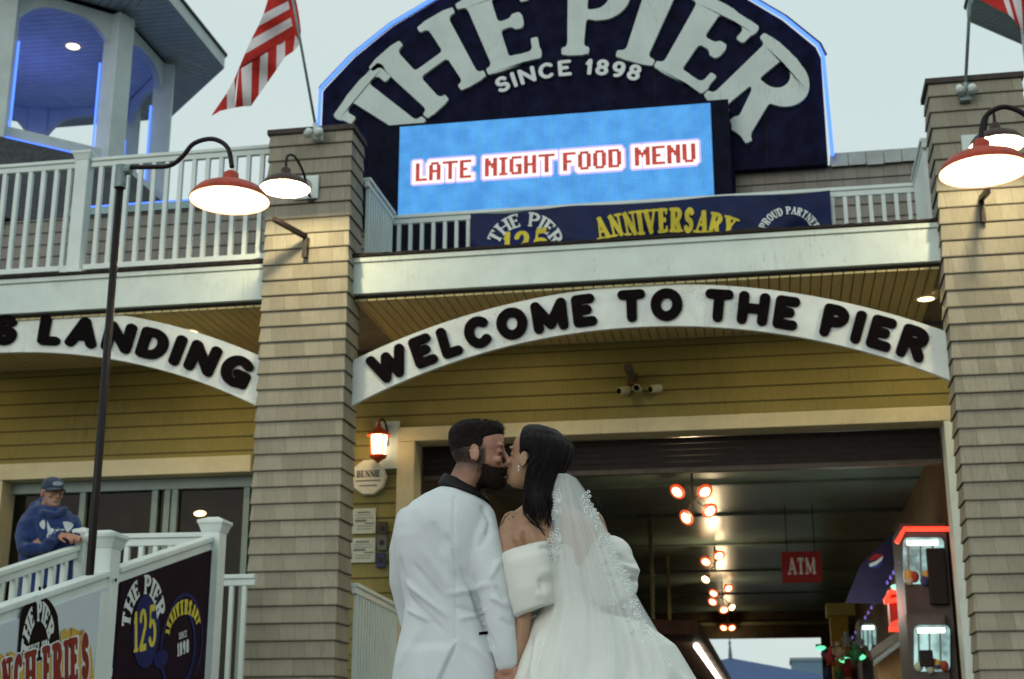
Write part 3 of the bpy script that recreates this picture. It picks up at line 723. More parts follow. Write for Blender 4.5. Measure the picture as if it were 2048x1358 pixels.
for word, xa, xb in (('LATE', 832, 943), ('NIGHT', 970, 1110), ('FOOD', 1126, 1243), ('MENU', 1270, 1392)):
    W_ = sum(len(BM[c][0])+1 for c in word)-1; xa_, xb_ = atY(xa, 330, LY)[0], atY(xb, 330, LY)[0]; cw = (xb_-xa_)/W_; u = 0
    zb = 7.30; ch_ = .232/7
    for c in word:
        for rI, row in enumerate(BM[c]):
            for k, q in enumerate(row):
                if q == '#': cells.add((xa_+(u+k)*cw, zb+(6-rI)*ch_, cw, ch_))
        u += len(BM[c][0])+1
b = MB(); w2 = MB()
for i, (x, z, cw, ch_) in enumerate(sorted(cells)):
    b.add([(x,LY-.006,z),(x+cw,LY-.006,z),(x+cw,LY-.006,z+ch_),(x,LY-.006,z+ch_)], [(0,1,2,3)])
gx = {}
xs_ = np.arange(lx0, lx1, .012); zs_ = np.arange(7.22, 7.62, .012)
occ = np.zeros((len(zs_), len(xs_)), bool)
for x, z, cw, ch_ in cells:
    m_ = .030
    occ[np.ix_((zs_ > z-m_-.012) & (zs_ < z+ch_+m_), (xs_ > x-m_-.012) & (xs_ < x+cw+m_))] = True
for j in range(len(zs_)):
    i = 0
    while i < len(xs_):
        if occ[j, i]:
            k = i
            while k < len(xs_) and occ[j, k]: k += 1
            w2.add([(xs_[i],LY-.003,zs_[j]),(xs_[k-1]+.012,LY-.003,zs_[j]),(xs_[k-1]+.012,LY-.003,zs_[j]+.012),(xs_[i],LY-.003,zs_[j]+.012)], [(0,1,2,3)]); i = k
        else: i += 1
w2.build('letter_halo', EM('led_white', (1, .86, .86), 1.25), t)
g3 = MB(); occ2 = occ.copy()
for _ in range(2): o2 = np.pad(occ2, 1); occ2 = o2[1:-1,1:-1] | o2[:-2,1:-1] | o2[2:,1:-1] | o2[1:-1,:-2] | o2[1:-1,2:]
for j in range(len(zs_)):
    i = 0
    while i < len(xs_):
        if occ2[j, i]:
            k = i
            while k < len(xs_) and occ2[j, k]: k += 1
            g3.add([(xs_[i],LY-.0015,zs_[j]),(xs_[k-1]+.012,LY-.0015,zs_[j]),(xs_[k-1]+.012,LY-.0015,zs_[j]+.012),(xs_[i],LY-.0015,zs_[j]+.012)], [(0,1,2,3)]); i = k
        else: i += 1
g3.build('letter_halo', EM('led_pink', (.62, .52, .98), 1.0), t)
b.build('lettering', EM('led_red', (.62, .03, .015), 1.0, .5, 30), t)

# ------------------------------------------------------------------ gazebo towers
def gazebo(cx, cy, label, far=False):
    t = thing('gazebo_tower', label, 'gazebo', (cx, cy, 7.4), 'octagonal gazebo towers on the roof')
    ap = 1.93; R = ap/math.cos(PI/8); zh = 11.14; zb = 8.95
    oct_ = lambda r, z: [(cx+r*math.cos(PI/8+k*PI/4), cy+r*math.sin(PI/8+k*PI/4), z) for k in range(8)]
    GP = M('gazebo_paint', (.50, .58, .57), .5, .08, 3) if 'gazebo_paint' not in bpy.data.materials else bpy.data.materials['gazebo_paint']
    GS = M('gazebo_soffit', (.50, .57, .58), .6, .1, 4) if 'gazebo_soffit' not in bpy.data.materials else bpy.data.materials['gazebo_soffit']
    GR = M('grey_roof_shingle', (.07, .075, .08), .85, .3, 18, .3, 40) if 'grey_roof_shingle' not in bpy.data.materials else bpy.data.materials['grey_roof_shingle']
    V = oct_(R, 0)
    for k in range(8):                                   # posts with neon strips on their inner faces
        x, y, _ = V[k]; a = PI/8+k*PI/4; ux, uy = math.cos(a), math.sin(a)
        b = MB(); r_ = .15
        b.prism([(x+ux*r_*sx-uy*r_*sy, y+uy*r_*sx+ux*r_*sy, zb-.5) for sx, sy in ((-1,-1),(1,-1),(1,1),(-1,1))], (0,0,zh-zb+.5)); po = b.build('post', GP, t, bevel=.01)
        for sgn in ((-1, 1) if not far else ()):
            qx, qy = x-ux*.165-uy*.165*sgn, y-uy*.165+ux*.165*sgn; b = MB(); b.tube([(qx,qy,zb),(qx,qy,zh-.75)], .016, 6); b.build('neon_tube', NEON, po)
        if not far:
            ix, iy = x-ux*.17, y-uy*.17
            b = MB(); b.tube([(ix-uy*.05, iy+ux*.05, zb-.2)]+[(ix-uy*.05*math.cos(q), iy+ux*.05*math.cos(q), zb+1.42+.05*math.sin(q)) for q in np.linspace(0, PI, 7)]+[(ix+uy*.05, iy-ux*.05, zb-.2)], .017, 6); b.build('neon_tube', NEON, po)
    for k in range(8):                                   # header with arched brackets
        A, B = Vector(V[k]), Vector(V[(k+1)%8]); d = (B-A).normalized(); n = Vector((d.y, -d.x, 0)); L = (B-A).length
        b = MB(); prof = []
        m = 20
        for i in range(m+1):
            s = i/m; x = s*2-1; prof.append((s*L, zh-.16-.62*max(0, abs(x)**3.2)))
        lo = [(*(A+d*s+n*.05)[:2], z) for s, z in prof]; hi = [(*(A+d*s+n*.05)[:2], zh) for s, z in prof]
        lo2 = [(*(A+d*s-n*.05)[:2], z) for s, z in prof]; hi2 = [(*(A+d*s-n*.05)[:2], zh) for s, z in prof]
        b.loft([[lo[i], hi[i], hi2[i], lo2[i]] for i in range(m+1)]); b.build('arched_header', GP, t)
        b = MB(); b.bar((A.x,A.y,zb-.02), (B.x,B.y,zb-.02), .16, .16); b.build('sill_beam', GP, t, bevel=.008)
        if not far:
            A2, B2 = A+n*.10, B+n*.10; b = MB(); b.tube([(A2.x,A2.y,zb-.13),(B2.x,B2.y,zb-.13)], .02, 6); b.build('neon_tube', NEON, t)
    b = MB(); planks(b, [(p[0],p[1]) for p in oct_(R-.08, 0)], .05, .13, .012, zh-.02, .015); b.build('ceiling_board', GS, t)
    b = MB(); b.prism(oct_(R-.06, zh), (0,0,.02)); b.build('ceiling_backing', DARKB, t)
    Re = (ap+.82)/math.cos(PI/8); E_ = oct_(Re, 0); b = MB(); b2 = MB()
    for k in range(8):
        A, B, C_, D = V[k], V[(k+1)%8], E_[(k+1)%8], E_[k]; a = PI/4*(k+1)
        planks(b, [(A[0],A[1]),(D[0],D[1]),(C_[0],C_[1]),(B[0],B[1])], a, .12, .012, zh+.10, .012)
    b.build('eave_soffit', GS, t)
    b = MB(); b.prism(oct_(Re, zh+.115), (0,0,.02)); b.build('soffit_backing', DARKB, t)
    b = MB()
    for k in range(8): b.bar((*E_[k][:2], zh+.20), (*E_[(k+1)%8][:2], zh+.20), .05, .22)
    b.build('eave_fascia', GP, t)
    b = MB(); b.loft([oct_(Re+.06, zh+.30), oct_(Re+.06, zh+.34), oct_(.05, zh+2.2)]); b.build('roof', GR, t)
    # flared shingle skirt roof below the gazebo
    b = MB(); b.loft([oct_(R+.25, zb-.18), oct_(R+.35, zb-.5), oct_(R+.8, zb-1.0), oct_(R+1.1, zb-1.6)]); b.build('skirt_roof', GR, t)
    b = MB(); c = Vector((cx+.85, cy-.15, zh-.03)); b.lathe([(.0,-.004),(.085,-.002),(.10,.01)], c, 20); b.build('recessed_light', DISC, t)
    return t
gazebo(-10.96, 18.3, 'pale octagonal gazebo tower with blue neon at upper left')
if True:
    g_ = atZ(1938, 40, 11.24)
    gazebo(g_[0]+2.75, g_[1]-1.14, 'pale gazebo tower eave peeking in at upper right', far=True)
for (x, y, z, e, c, s) in ((-10.9, 18.4, 10.3, 24, (.20, .25, 1), .9),):
    ld = bpy.data.lights.new('neon_glow', 'POINT'); ld.energy = e; ld.color = c; ld.shadow_soft_size = s
    lo_ = bpy.data.objects.new('neon_glow', ld); lo_.location = (x, y, z); SC.collection.objects.link(lo_)

# ------------------------------------------------------------------ lamps
def light(name, kind, loc, energy, col, size=.05, rot=None, parent=None, spot=None):
    ld = bpy.data.lights.new(name, kind); ld.energy = energy; ld.color = col
    if kind == 'AREA': ld.size = size; ld.shape = 'DISK'
    else: ld.shadow_soft_size = size
    if spot: ld.spot_size = spot; ld.spot_blend = .6
    o = bpy.data.objects.new(name, ld); o.location = loc
    if rot: o.rotation_euler = rot
    SC.collection.objects.link(o); return o
def barn_shade(t, c, R, mat, e=22):
    """barn lamp shade with its mouth centre at c"""
    x, y, z = c; pr = [(R, 0), (R*1.0, .012), (R*.93, .045), (R*.80, .085), (R*.55, .118), (R*.30, .135), (R*.20, .15), (R*.19, .205), (R*.10, .225), (.012, .23)]
    b = MB(); b.lathe(pr, c, 40, cap1=True); sh = b.build('shade', mat, t, smooth=True)
    b = MB(); b.lathe([(R-.004, .002), (R*.92, .04), (R*.78, .078), (R*.53, .109), (R*.28, .125), (.01, .127)], c, 40); b.build('reflector', ENAM, sh, smooth=True)
    b = MB(); b.ell((x, y, z+.055), .035, .035, .045); b.build('bulb', BULB, sh, smooth=True)
    light('lamp_light', 'POINT', (x, y, z+.028), e, (1, .80, .45), .05)
def spath(P, n=10):
    P = [Vector(p) for p in P]; out = []
    for i in range(len(P)-1):
        a, b, c, d = P[max(i-1,0)], P[i], P[i+1], P[min(i+2,len(P)-1)]
        for k in range(n):
            t = k/n; out.append(.5*((2*b)+(c-a)*t+(2*a-5*b+4*c-d)*t*t+(3*b-a-3*c+d)*t**3))
    return out + [P[-1]]
YP = 8.8
pt_ = lambda x, y: atY(x, y, YP)
t = thing('lamp_post', 'dark pole lamp with gooseneck arm left of the column', 'lamp post', (pt_(185,1110)[0], YP, 0), 'pole lamps with barn shades')
p_, q_ = pt_(185, 1110), pt_(240, 372)
b = MB(); b.tube([(p_[0]-.002, YP, 0), (q_[0], YP, q_[2])], .028, 14); b.build('pole', BLKPOLE, t, smooth=True)
e_ = pt_(241, 350); b = MB(); b.tube([(q_[0], YP, e_[2]-.10), (q_[0], YP, e_[2]+.07)], .042, 14); b.tube([(q_[0], YP, e_[2]+.035), (q_[0]+.075, YP, e_[2]+.035)], .036, 12); b.build('elbow_fitting', GALV, t, smooth=False)
pa = [(x_, y_) for x_, y_ in [(252,334),(300,334),(340,331),(365,313),(388,287),(425,278),(455,295),(464,335)]]
b = MB(); b.tube(spath([pt_(*k) for k in pa], 8), .017, 10); b.build('gooseneck_arm', BLKPOLE, t, smooth=True)
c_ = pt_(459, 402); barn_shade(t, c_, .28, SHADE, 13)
t = thing('lamp_post', 'dark pole lamp with gooseneck arm at the right edge', 'lamp post', (pt_(2192,1110)[0], YP, 0), 'pole lamps with barn shades')
pr_ = pt_(2192, 320); b = MB(); b.tube([(pr_[0], YP, 0), (pr_[0], YP, pr_[2]+.1)], .028, 14); b.build('pole', BLKPOLE, t, smooth=True)
pa = [(2188,276),(2140,276),(2100,273),(2070,252),(2045,226),(2005,214),(1970,235),(1961,280)]
b = MB(); b.tube(spath([pt_(*k) for k in pa], 8), .017, 10); b.build('gooseneck_arm', BLKPOLE, t, smooth=True)
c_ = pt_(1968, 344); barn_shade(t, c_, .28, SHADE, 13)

def wall_lamp(px, py, sx, label):
    Yw = 12.2; c = atY(px, py, Yw)
    t = thing('wall_lamp', label, 'wall lamp', (c[0], 12.97, c[2]), 'barn lamps on the columns')
    top = c[2]+.235
    b = MB(); b.tube(spath([(c[0], Yw, top-.02), (c[0], Yw, top+.07), (c[0], Yw+.07, top+.15), (c[0], Yw+.25, top+.20), (c[0], Yw+.5, top+.15), (c[0], Yw+.68, top+.0), (c[0], 12.96, top-.02)], 8), .014, 8); b.build('gooseneck_arm', BLKPOLE, t, smooth=True)
    b = MB(); b.lathe([(.05, -.02), (.05, 0)], (c[0], 12.985, top-.02), 18, 'y', True, True); b.build('mounting_plate', BLKPOLE, t)
    barn_shade(t, c, .24, SHADEB, 120)
wall_lamp(570, 378, 1, 'brown barn lamp mounted high on the left column')
wall_lamp(1994, 292, 1, 'brown barn lamp mounted high on the right column')
for (bx, by, ex, ey, vx, vy, lb) in ((612,474,548,438,609,515,'black angled steel bracket on the left column'), (1962,398,1976,382,1967,445,'black angled steel bracket on the right column')):
    t = tag(MB().build('steel_bracket', BLKPOLE), lb, 'bracket')
    bpy.data.objects.remove(t)
    a_, c2, v_ = atY(bx, by, 12.94), atY(ex, ey, 12.45), atY(vx, vy, 12.94)
    b = MB(); b.bar(a_, v_, .05, .05, (0,1,0)); b.bar((a_[0], 12.93, a_[2]), c2, .045, .045)
    tag(b.build('steel_bracket', BLKPOLE), lb, 'bracket', 'steel brackets on the columns')
# speaker plates and twin floodlights on the columns
t = thing('wall_speaker', 'square white speaker plate behind the left column lamp', 'speaker', atY(615, 376, 12.97))
c = atY(613, 376, 12.97); b = MB(); b.box(c[0]-.13, c[0]+.13, 12.945, 12.98, c[2]-.125, c[2]+.125); b.build('plate', WHITE2, t, bevel=.006)
b = MB(); b.lathe([(.085, -.008), (.085, 0)], (c[0]-.02, 12.944, c[2]+.01), 24, 'y', True); b.build('grille', M('grille_grey', (.32, .33, .33), .7), t)
t = thing('wall_speaker', 'square white speaker plate behind the right column lamp', 'speaker', atY(1950, 285, 12.97))
c = atY(1950, 292, 12.97); b = MB(); b.box(c[0]-.12, c[0]+.12, 12.945, 12.98, c[2]-.11, c[2]+.11); b.build('plate', WHITE2, t, bevel=.006)
for px, py, lb in ((632, 266, 'small white twin floodlight under the left flag pole'), (1930, 180, 'small white twin floodlight under the right flag pole')):
    c = atY(px, py, 12.93); t = thing('floodlight', lb, 'floodlight', c)
    b = MB(); b.box(c[0]-.03, c[0]+.03, 12.93, 12.985, c[2]-.03, c[2]+.05); b.build('base_box', WHITE2, t, bevel=.004)
    for s in (-1, 1): b = MB(); b.tube([(c[0]+.02*s, 12.93, c[2]+.02), (c[0]+.06*s, 12.87, c[2]-.0), (c[0]+.055*s, 12.83, c[2]-.055)], [.022, .034, .046], 12); b.build('lamp_head', WHITE2, t, smooth=True)

# recessed porch lights
for px, py, lb in ((1852, 598, 'round recessed porch light near the right column'), (380, 664, 'round recessed porch light above the left arched sign')):
    c = atZ(px, py, 5.155); t = thing('recessed_light', lb, 'ceiling light', c, 'round recessed porch lights')
    b = MB(); b.lathe([(.115, .003), (.085, -.006), (.08, .0)], (c[0], c[1], 5.157), 28); b.build('trim_ring', ENAM, t)
    b = MB(); b.lathe([(.0, -.012), (.05, -.010), (.082, -.003)], (c[0], c[1], 5.157), 28); b.build('lens', DISC, t)
    light('porch_light', 'AREA', (c[0], c[1], 5.13), 14, (1, .76, .36), .16)
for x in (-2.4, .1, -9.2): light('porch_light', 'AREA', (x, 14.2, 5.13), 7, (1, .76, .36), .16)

# wall lantern and the little signs beside the doorway
c = atY(757, 890, 14.98)
t = thing('wall_lantern', 'lit red carriage lantern on a white plate beside the doorway', 'lantern', (c[0], 15.15, c[2]-.2))
LR = M('lantern_red', (.45, .06, .025), .4, .1)
b = MB(); b.box(c[0]-.08, c[0]+.19, 15.13, 15.175, c[2]-.24, c[2]+.30); b.build('back_plate', WHITE, t, bevel=.004)
b = MB(); b.lathe([(.135,.105),(.12,.125),(.085,.155),(.045,.19),(.03,.2),(.018,.25),(.0,.30)], c, 16); b.build('lantern_roof', LR, t)
b = MB(); b.lathe([(.0,-.21),(.02,-.19),(.05,-.165),(.085,-.15),(.098,-.125),(.095,-.115)], c, 16); b.build('lantern_base', LR, t)
b = MB(); b.lathe([(.078,-.115),(.098,.105)], c, 16); b.build('glass', EM('lantern_glass', (1, .74, .42), 4), t, smooth=True)
b = MB()
for k in range(4): a = PI/4+k*PI/2; b.tube([(c[0]+.084*math.cos(a), c[1]+.084*math.sin(a), c[2]-.115), (c[0]+.104*math.cos(a), c[1]+.104*math.sin(a), c[2]+.105)], .007, 6)
b.build('frame_bar', LR, t)
b = MB(); b.tube(spath([(c[0], c[1], c[2]+.27), (c[0]+.03, c[1]+.05, c[2]+.30), (c[0]+.05, 15.12, c[2]+.22), (c[0]+.06, 15.12, c[2]+.02)], 6), .014, 6); b.build('bracket', SHADEB, t)
light('lantern_light', 'POINT', (c[0]-.02, 14.85, c[2]), 9, (1, .62, .30), .09)
c = atY(738, 955, 15.13)
t = thing('round_plaque', 'round cream plaque reading bennie below the lantern', 'plaque', (c[0], 15.15, c[2]))
b = MB(); b.lathe([(.195, -.03), (.205, -.015), (.205, .03)], (c[0], 15.13, c[2]), 10, 'y', True, True); b.build('plaque_board', M('plaque_cream', (.62, .64, .54), .5, .05), t)
b = MB(); text(b, 'BENNIE', plane_map((c[0]-.13, 15.0985, c[2]-.0), (.078,0,0), (0,0,.075), (0,-1,0)), 0, 'serif', .12, 1.0, .1, length=.27/.078)
b.box(c[0]-.14, c[0]+.14, 15.096, 15.0985, c[2]-.045, c[2]-.035); b.box(c[0]-.10, c[0]+.10, 15.096, 15.0985, c[2]-.10, c[2]-.09); b.build('lettering', M('ink_navy', (.02, .025, .05), .6), t)
for i, (x0, y0, x1, y1, lb) in enumerate(((705, 1017, 750, 1066, 'white paper notice just below the round plaque'), (701, 1076, 749, 1124, 'white paper notice below the upper notice'))):
    a_, d_ = atY(x0, y0, 15.15), atY(x1, y1, 15.15); t = thing('paper_notice', lb, 'notice', ((a_[0]+d_[0])/2, 15.16, d_[2]), 'paper notices on the wall')
    b = MB(); b.box(a_[0], d_[0], 15.165, 15.17, d_[2], a_[2]); b.build('sheet', M('paper', (.50, .55, .47), .7, .06) if i == 0 else bpy.data.materials['paper'], t)
    b = MB(); w_ = d_[0]-a_[0]; h_ = a_[2]-d_[2]
    for k, (f0, f1, hh) in enumerate(((.2,.75,.06),(.1,.85,.02),(.15,.9,.025),(.12,.6,.09),(.55,.95,.05),(.2,.85,.03),(.2,.8,.03))):
        zc = a_[2]-h_*(.16+.11*k); b.box(a_[0]+w_*f0, a_[0]+w_*f1, 15.1625, 15.1645, zc-h_*hh/2, zc+h_*hh/2)
    b.build('print', M('ink_grey', (.16, .18, .17), .7, .3, 60), t)
for x0, y0, x1, y1, col, lb in ((754, 1043, 774, 1069, (.06,.05,.035), 'small dark wall box beside the upper notice'), (754, 1070, 773, 1100, (.12,.14,.12), 'small grey wall box beside the lower notice'), (753, 1106, 770, 1135, (.04,.05,.11), 'small blue sticker card under the wall boxes')):
    a_, d_ = atY(x0, y0, 15.14), atY(x1, y1, 15.14); t = thing('wall_box', lb, 'wall box', ((a_[0]+d_[0])/2, 15.16, d_[2]))
    b = MB(); b.box(a_[0], d_[0], 15.135, 15.175, d_[2], a_[2]); b.build('case', M('case_'+lb.split()[1], col, .5, .2), t, bevel=.005)
    b = MB(); xm, zm = (a_[0]+d_[0])/2, (a_[2]+d_[2])/2; b.lathe([(.022, -.008), (.03, 0)], (xm, 15.134, zm), 14, 'y', True); b.build('button', M('button_dark', (.03, .03, .03), .4), t)

# cctv cluster
CAMW = M('camera_cream', (.50, .52, .38), .45, .06)
for px, py, dx, dy, lb in ((1248, 781, -.10, -.11, 'cream wall camera pointing left above the doorway'), (1274, 776, .0, -.15, 'cream wall camera pointing forward above the doorway'), (1312, 777, -.12, -.09, 'cream wall camera right of the other two')):
    c = atY(px, py, 15.06); t = thing('security_camera', lb, 'camera', (c[0], 15.17, c[2]), 'security cameras above the doorway')
    d = Vector((dx, dy, -.035)).normalized(); p0 = Vector(c)
    b = MB(); b.tube([p0-d*.06, p0+d*.07], .042, 14); b.build('housing', CAMW, t, smooth=False, bevel=.004)
    b = MB(); b.tube([p0+d*.069, p0+d*.078], .032, 14); b.build('lens', SIGNB, t)
    b = MB(); b.tube([p0-d*.05, (c[0]+.02, 15.17, c[2]+.01)], [.022, .035], 10); b.build('mount', CAMW, t)
c = atY(1262, 748, 15.06); t = thing('spotlight', 'dark wall spotlight above the security cameras', 'spotlight', (c[0], 15.17, c[2]))
b = MB(); b.tube([(c[0], 15.13, c[2]-.05), (c[0]-.0, 15.08, c[2]), (c[0]-.02, 14.98, c[2]+.055)], [.03, .045, .055], 14); b.build('lamp_head', M('spot_grey', (.10, .09, .08), .5, .3), t)
b = MB(); b.box(c[0]-.05, c[0]+.06, 15.12, 15.175, c[2]-.10, c[2]+.02); b.build('base_box', M('rust_box', (.12, .06, .035), .7, .4, 25), t, bevel=.004)
# handrail guarding the side of the doorway
t = thing('side_railing', 'white sloping handrail between left column and doorway', 'railing', (-4.0, 14.3, FL))
baluster_rail(t, (-4.0, 13.45), (-4.0, 15.1), 2.36, 2.30, FL, FL, .1, .04)
t = thing('side_railing', 'white low railing between the ramp and left column', 'railing', (-4.7, 12.6, FL))
baluster_rail(t, (-5.15, 12.62), (-4.70, 12.62), 2.36, 2.36, FL, FL, .125, .04)

# ------------------------------------------------------------------ flag poles and flags
RED = M('flag_red', (.42, .022, .016), .7, .15, 12); FWH = M('flag_white', (.62, .60, .62), .7, .06, 12)
def flag_grid(mb, quads, Yb, sub=6, org=(0,0), sc=1):
    for q, m in quads:
        mb.m = m; P = []
        for i in range(sub+1):
            row = []
            for j in range(sub+1):
                u, v = j/sub, i/sub; x = (1-u)*(1-v)*q[0][0]+u*(1-v)*q[1][0]+u*v*q[2][0]+(1-u)*v*q[3][0]; y = (1-u)*(1-v)*q[0][1]+u*(1-v)*q[1][1]+u*v*q[2][1]+(1-u)*v*q[3][1]
                px, py = org[0]+x/sc, org[1]+y/sc
                row.append(atY(px, py, Yb + .05*math.sin(px*.055+py*.02) + .035*math.sin(py*.07-px*.03)))
            P.append(row)
        mb.grid(P)
a_, c2 = atY(634, 268, 12.9), atY(601, 85, 12.62)
d_ = (Vector(c2)-Vector(a_))
t = thing('flag_pole', 'grey flag pole leaning from the left column top', 'flag pole', a_, 'leaning flag poles')
b = MB(); b.tube([Vector(a_), Vector(a_)+d_*2.1], .014, 10); b.build('pole', GALV, t, smooth=True)
b = MB(); b.tube([Vector(a_)-d_*.03, Vector(a_)+d_*.12], .026, 10); b.box(a_[0]-.04, a_[0]+.04, 12.90, 12.985, a_[2]-.05, a_[2]+.05); b.build('socket', WHITE2, t)
fl = MB()
Ls = [(690,-230),(640,-110),(608,20),(575,125),(525,240),(465,355),(405,490),(355,612)]; Rs = [(700,-420),(730,-240),(760,-110),(800,8),(812,80),(822,160),(836,235),(860,312)]
cols = [0,1,0,1,0,1,0]; ccol = [1,0,0,1,0,1,0]
qs = []
for i in range(7): qs.append(([Ls[i], Rs[i], Rs[i+1], Ls[i+1]], [0,1,0,1,0,1,0][i] if i > 1 else [0,1][i]))
qs = [([Ls[i], Rs[i], Rs[i+1], Ls[i+1]], (1,0,0,1,0,1,0)[i]) for i in range(7)]
Os = [(760,-420),(800,-240),(835,-110),(872,10),(888,90),(903,180),(914,280),(905,385)]
qs += [([Rs[i], Os[i], Os[i+1], Rs[i+1]], 0) for i in range(7)]
tp = [(905,385),(862,312),(770,358),(695,398),(615,468),(545,512),(470,560),(372,620)]; bt = [(893,415),(845,465),(770,515),(690,635),(610,750),(530,862),(462,960),(390,963)]
for i, m in enumerate((1,0,1,0,1,0,1)): qs.append(([tp[i+1], tp[i], bt[i], bt[i+1]], m))
qs.append(([(355,612),(372,620),(390,963),(318,975)], 0)); qs.append(([(355,612),(318,830),(318,975),(310,720)], 0))
qs.append(([(310,720),(318,830),(245,895),(240,845)], 1)); qs.append(([(318,830),(318,975),(245,990),(245,895)], 1)); qs.append(([(240,845),(245,895),(245,990),(180,1005)], 0)); qs.append(([(240,845),(180,1005),(150,1025),(100,1050)], 0))
flag_grid(fl, qs, 12.66, 6, (400, 0), 4.527); flag_grid(fl, [([(352,606),(868,300),(888,415),(372,650)], 0)], 12.675, 6, (400, 0), 4.527)
tag(fl.build('striped_flag', [RED, FWH], None, smooth=True), 'red and white striped flag hanging on the left pole', 'flag', 'flags on the column poles')
a_, c2 = atY(1930, 188, 12.92), atY(1940, 0, 12.72); d_ = Vector(c2)-Vector(a_)
t = thing('flag_pole', 'grey flag pole standing from the right column top', 'flag pole', a_, 'leaning flag poles')
b = MB(); b.tube([Vector(a_), Vector(a_)+d_*2.0], .016, 10); b.build('pole', GALV, t, smooth=True)
b = MB(); b.tube([Vector(a_)-d_*.03, Vector(a_)+d_*.12], .028, 10); b.box(a_[0]-.05, a_[0]+.05, 12.90, 12.985, a_[2]-.07, a_[2]+.05); b.build('socket', GALV, t)
fl = MB(); T0 = [(500,-900),(760,-900),(1000,-900),(1150,-900),(1300,-900),(1500,-900),(1800,-900),(2100,-900)]
M0 = [(830,-10),(1180,-5),(1330,0),(1440,0),(1515,0),(1700,0),(1790,0),(1990,60)]; B0 = [(830,-10),(1250,215),(1430,300),(1560,430),(1700,650),(1745,705),(1800,780),(2050,1150)]
qs = []
for i, m in enumerate((0,0,1,0,1,0,1)): qs.append(([T0[i],T0[i+1],M0[i+1],M0[i]], m)); qs.append(([M0[i],M0[i+1],B0[i+1],B0[i]], m))
flag_grid(fl, qs, 12.72, 6, (1880, 0), 10.45)
tag(fl.build('striped_flag', [RED, FWH], None, smooth=True), 'red and white striped flag cut off at the upper right', 'flag', 'flags on the column poles')

# ------------------------------------------------------------------ ramp with printed panels
RX = -4.40; SL = (2.436-2.007)/(10.795-9.22)
def rz_(y): return 2.0 + SL*(y-9.13)          # top of the ramp handrail
b = MB(); b.add([(-5.6,6.6,.02),(-4.46,6.6,.02),(-4.46,11.0,.02),(-5.6,11.0,.02),(-5.6,6.6,.3),(-4.46,6.6,.3),(-4.46,11.0,1.3),(-5.6,11.0,1.3)], [(0,3,2,1),(4,5,6,7),(0,1,5,4),(1,2,6,5),(2,3,7,6),(3,0,4,7)])
tag(b.build('ramp', CONC), kind='structure')
tag(MB().box(-8.5, -4.46, 11.004, 12.44, .02, 1.297).build('landing', CONC), kind='structure')
t = thing('ramp_railing', 'white vinyl ramp railing with big square capped posts', 'railing', (RX, 9.5, 0))
rail_post(t, -4.46, 9.075, .02, 2.19, .15); rail_post(t, -4.40, 10.83, .9, 2.55, .15)
for ya, yb in ((9.15, 10.755), (6.7, 9.0)):
    b = MB(); b.bar((RX-.02,ya,rz_(ya)-.025), (RX-.02,yb,rz_(yb)-.025), .10, .045); b.bar((RX-.02,ya,rz_(ya)-.085), (RX-.02,yb,rz_(yb)-.085), .06, .07); b.build('top_rail', WHITE2, t, bevel=.01)
rail_post(t, -4.46, 6.62, .02, 1.55, .15)
PX = -4.372
# printed panels along the ramp: u runs away from the camera (+Y), seen from +X
def panel_pt(px, py, off=0): p = atX(px, py, PX+off); return p
t = thing('printed_panel', 'dark anniversary panel on the ramp railing nearest the column', 'banner', (PX, 10, .9), 'printed panels on the ramp')
b = MB(); b.prism([(PX-.02,9.17,rz_(9.17)-.11),(PX-.02,10.74,rz_(10.74)-.11),(PX-.02,10.74,.75),(PX-.02,9.17,.4)], (.016,0,0)); b.build('panel_board', DNAVY, t, fixn=True)
def ell_text(mb, s, cx, cy, rx0, ry0, rx1, ry1, a0, a1, sh, style, r, cond=1, track=.12, space=.45, off=0.003, rn=None):
    lay, tot = layout(s, style, r, cond, track, space, rn)
    def f(u, v, d):
        a = rad(a0+(a1-a0)*u/tot); rx = rx0+(rx1-rx0)*v; ry = ry0+(ry1-ry0)*v; x = cx+rx*math.sin(a)
        return panel_pt(x, cy-ry*math.cos(a)+(x-cx)*sh, off)
    for u0, g, w in lay: emit(mb, g, lambda u, v, d: f(u+u0, v, d), 0)
def px_text(mb, s, p0, p1, h, style, r, cond=1, track=.12, off=.003, rn=None, space=.42):
    lay, tot = layout(s, style, r, cond, track, space, rn)
    f = lambda u, v, d: panel_pt(p0[0]+(p1[0]-p0[0])*u/tot, p0[1]+(p1[1]-p0[1])*u/tot - h*v, off)
    for u0, g, w in lay: emit(mb, g, lambda u, v, d: f(u+u0, v, d), 0)
def px_poly(mb, P, off): mb.add([panel_pt(x, y, off) for x, y in P], [tuple(range(len(P)))])
def px_ell(mb, cx, cy, rx, ry, sh, off, a0=0, a1=360, n=28, inner=0):
    O = [(cx+rx*math.sin(rad(a0+(a1-a0)*i/n)), cy-ry*math.cos(rad(a0+(a1-a0)*i/n))+rx*math.sin(rad(a0+(a1-a0)*i/n))*sh) for i in range(n+1)]
    if inner:
        I = [(cx+(x-cx)*inner, cy+(y-cy)*inner) for x, y in O]
        for i in range(n): px_poly(mb, [O[i], O[i+1], I[i+1], I[i]], off)
    else: px_poly(mb, O if abs(a1-a0) < 360 else O[:-1], off)
b = MB(); px_ell(b, 292, 1262, 27, 74, -.34, .0016); px_ell(b, 366, 1285, 40, 98, -.34, .0014, -40, 140, 30, .93); px_ell(b, 356, 1296, 36, 86, -.34, .0012, 20, 330, 30, .88); px_ell(b, 322, 1318, 14, 18, -.3, .0010); b.build('blue_print', BLUEP, t)
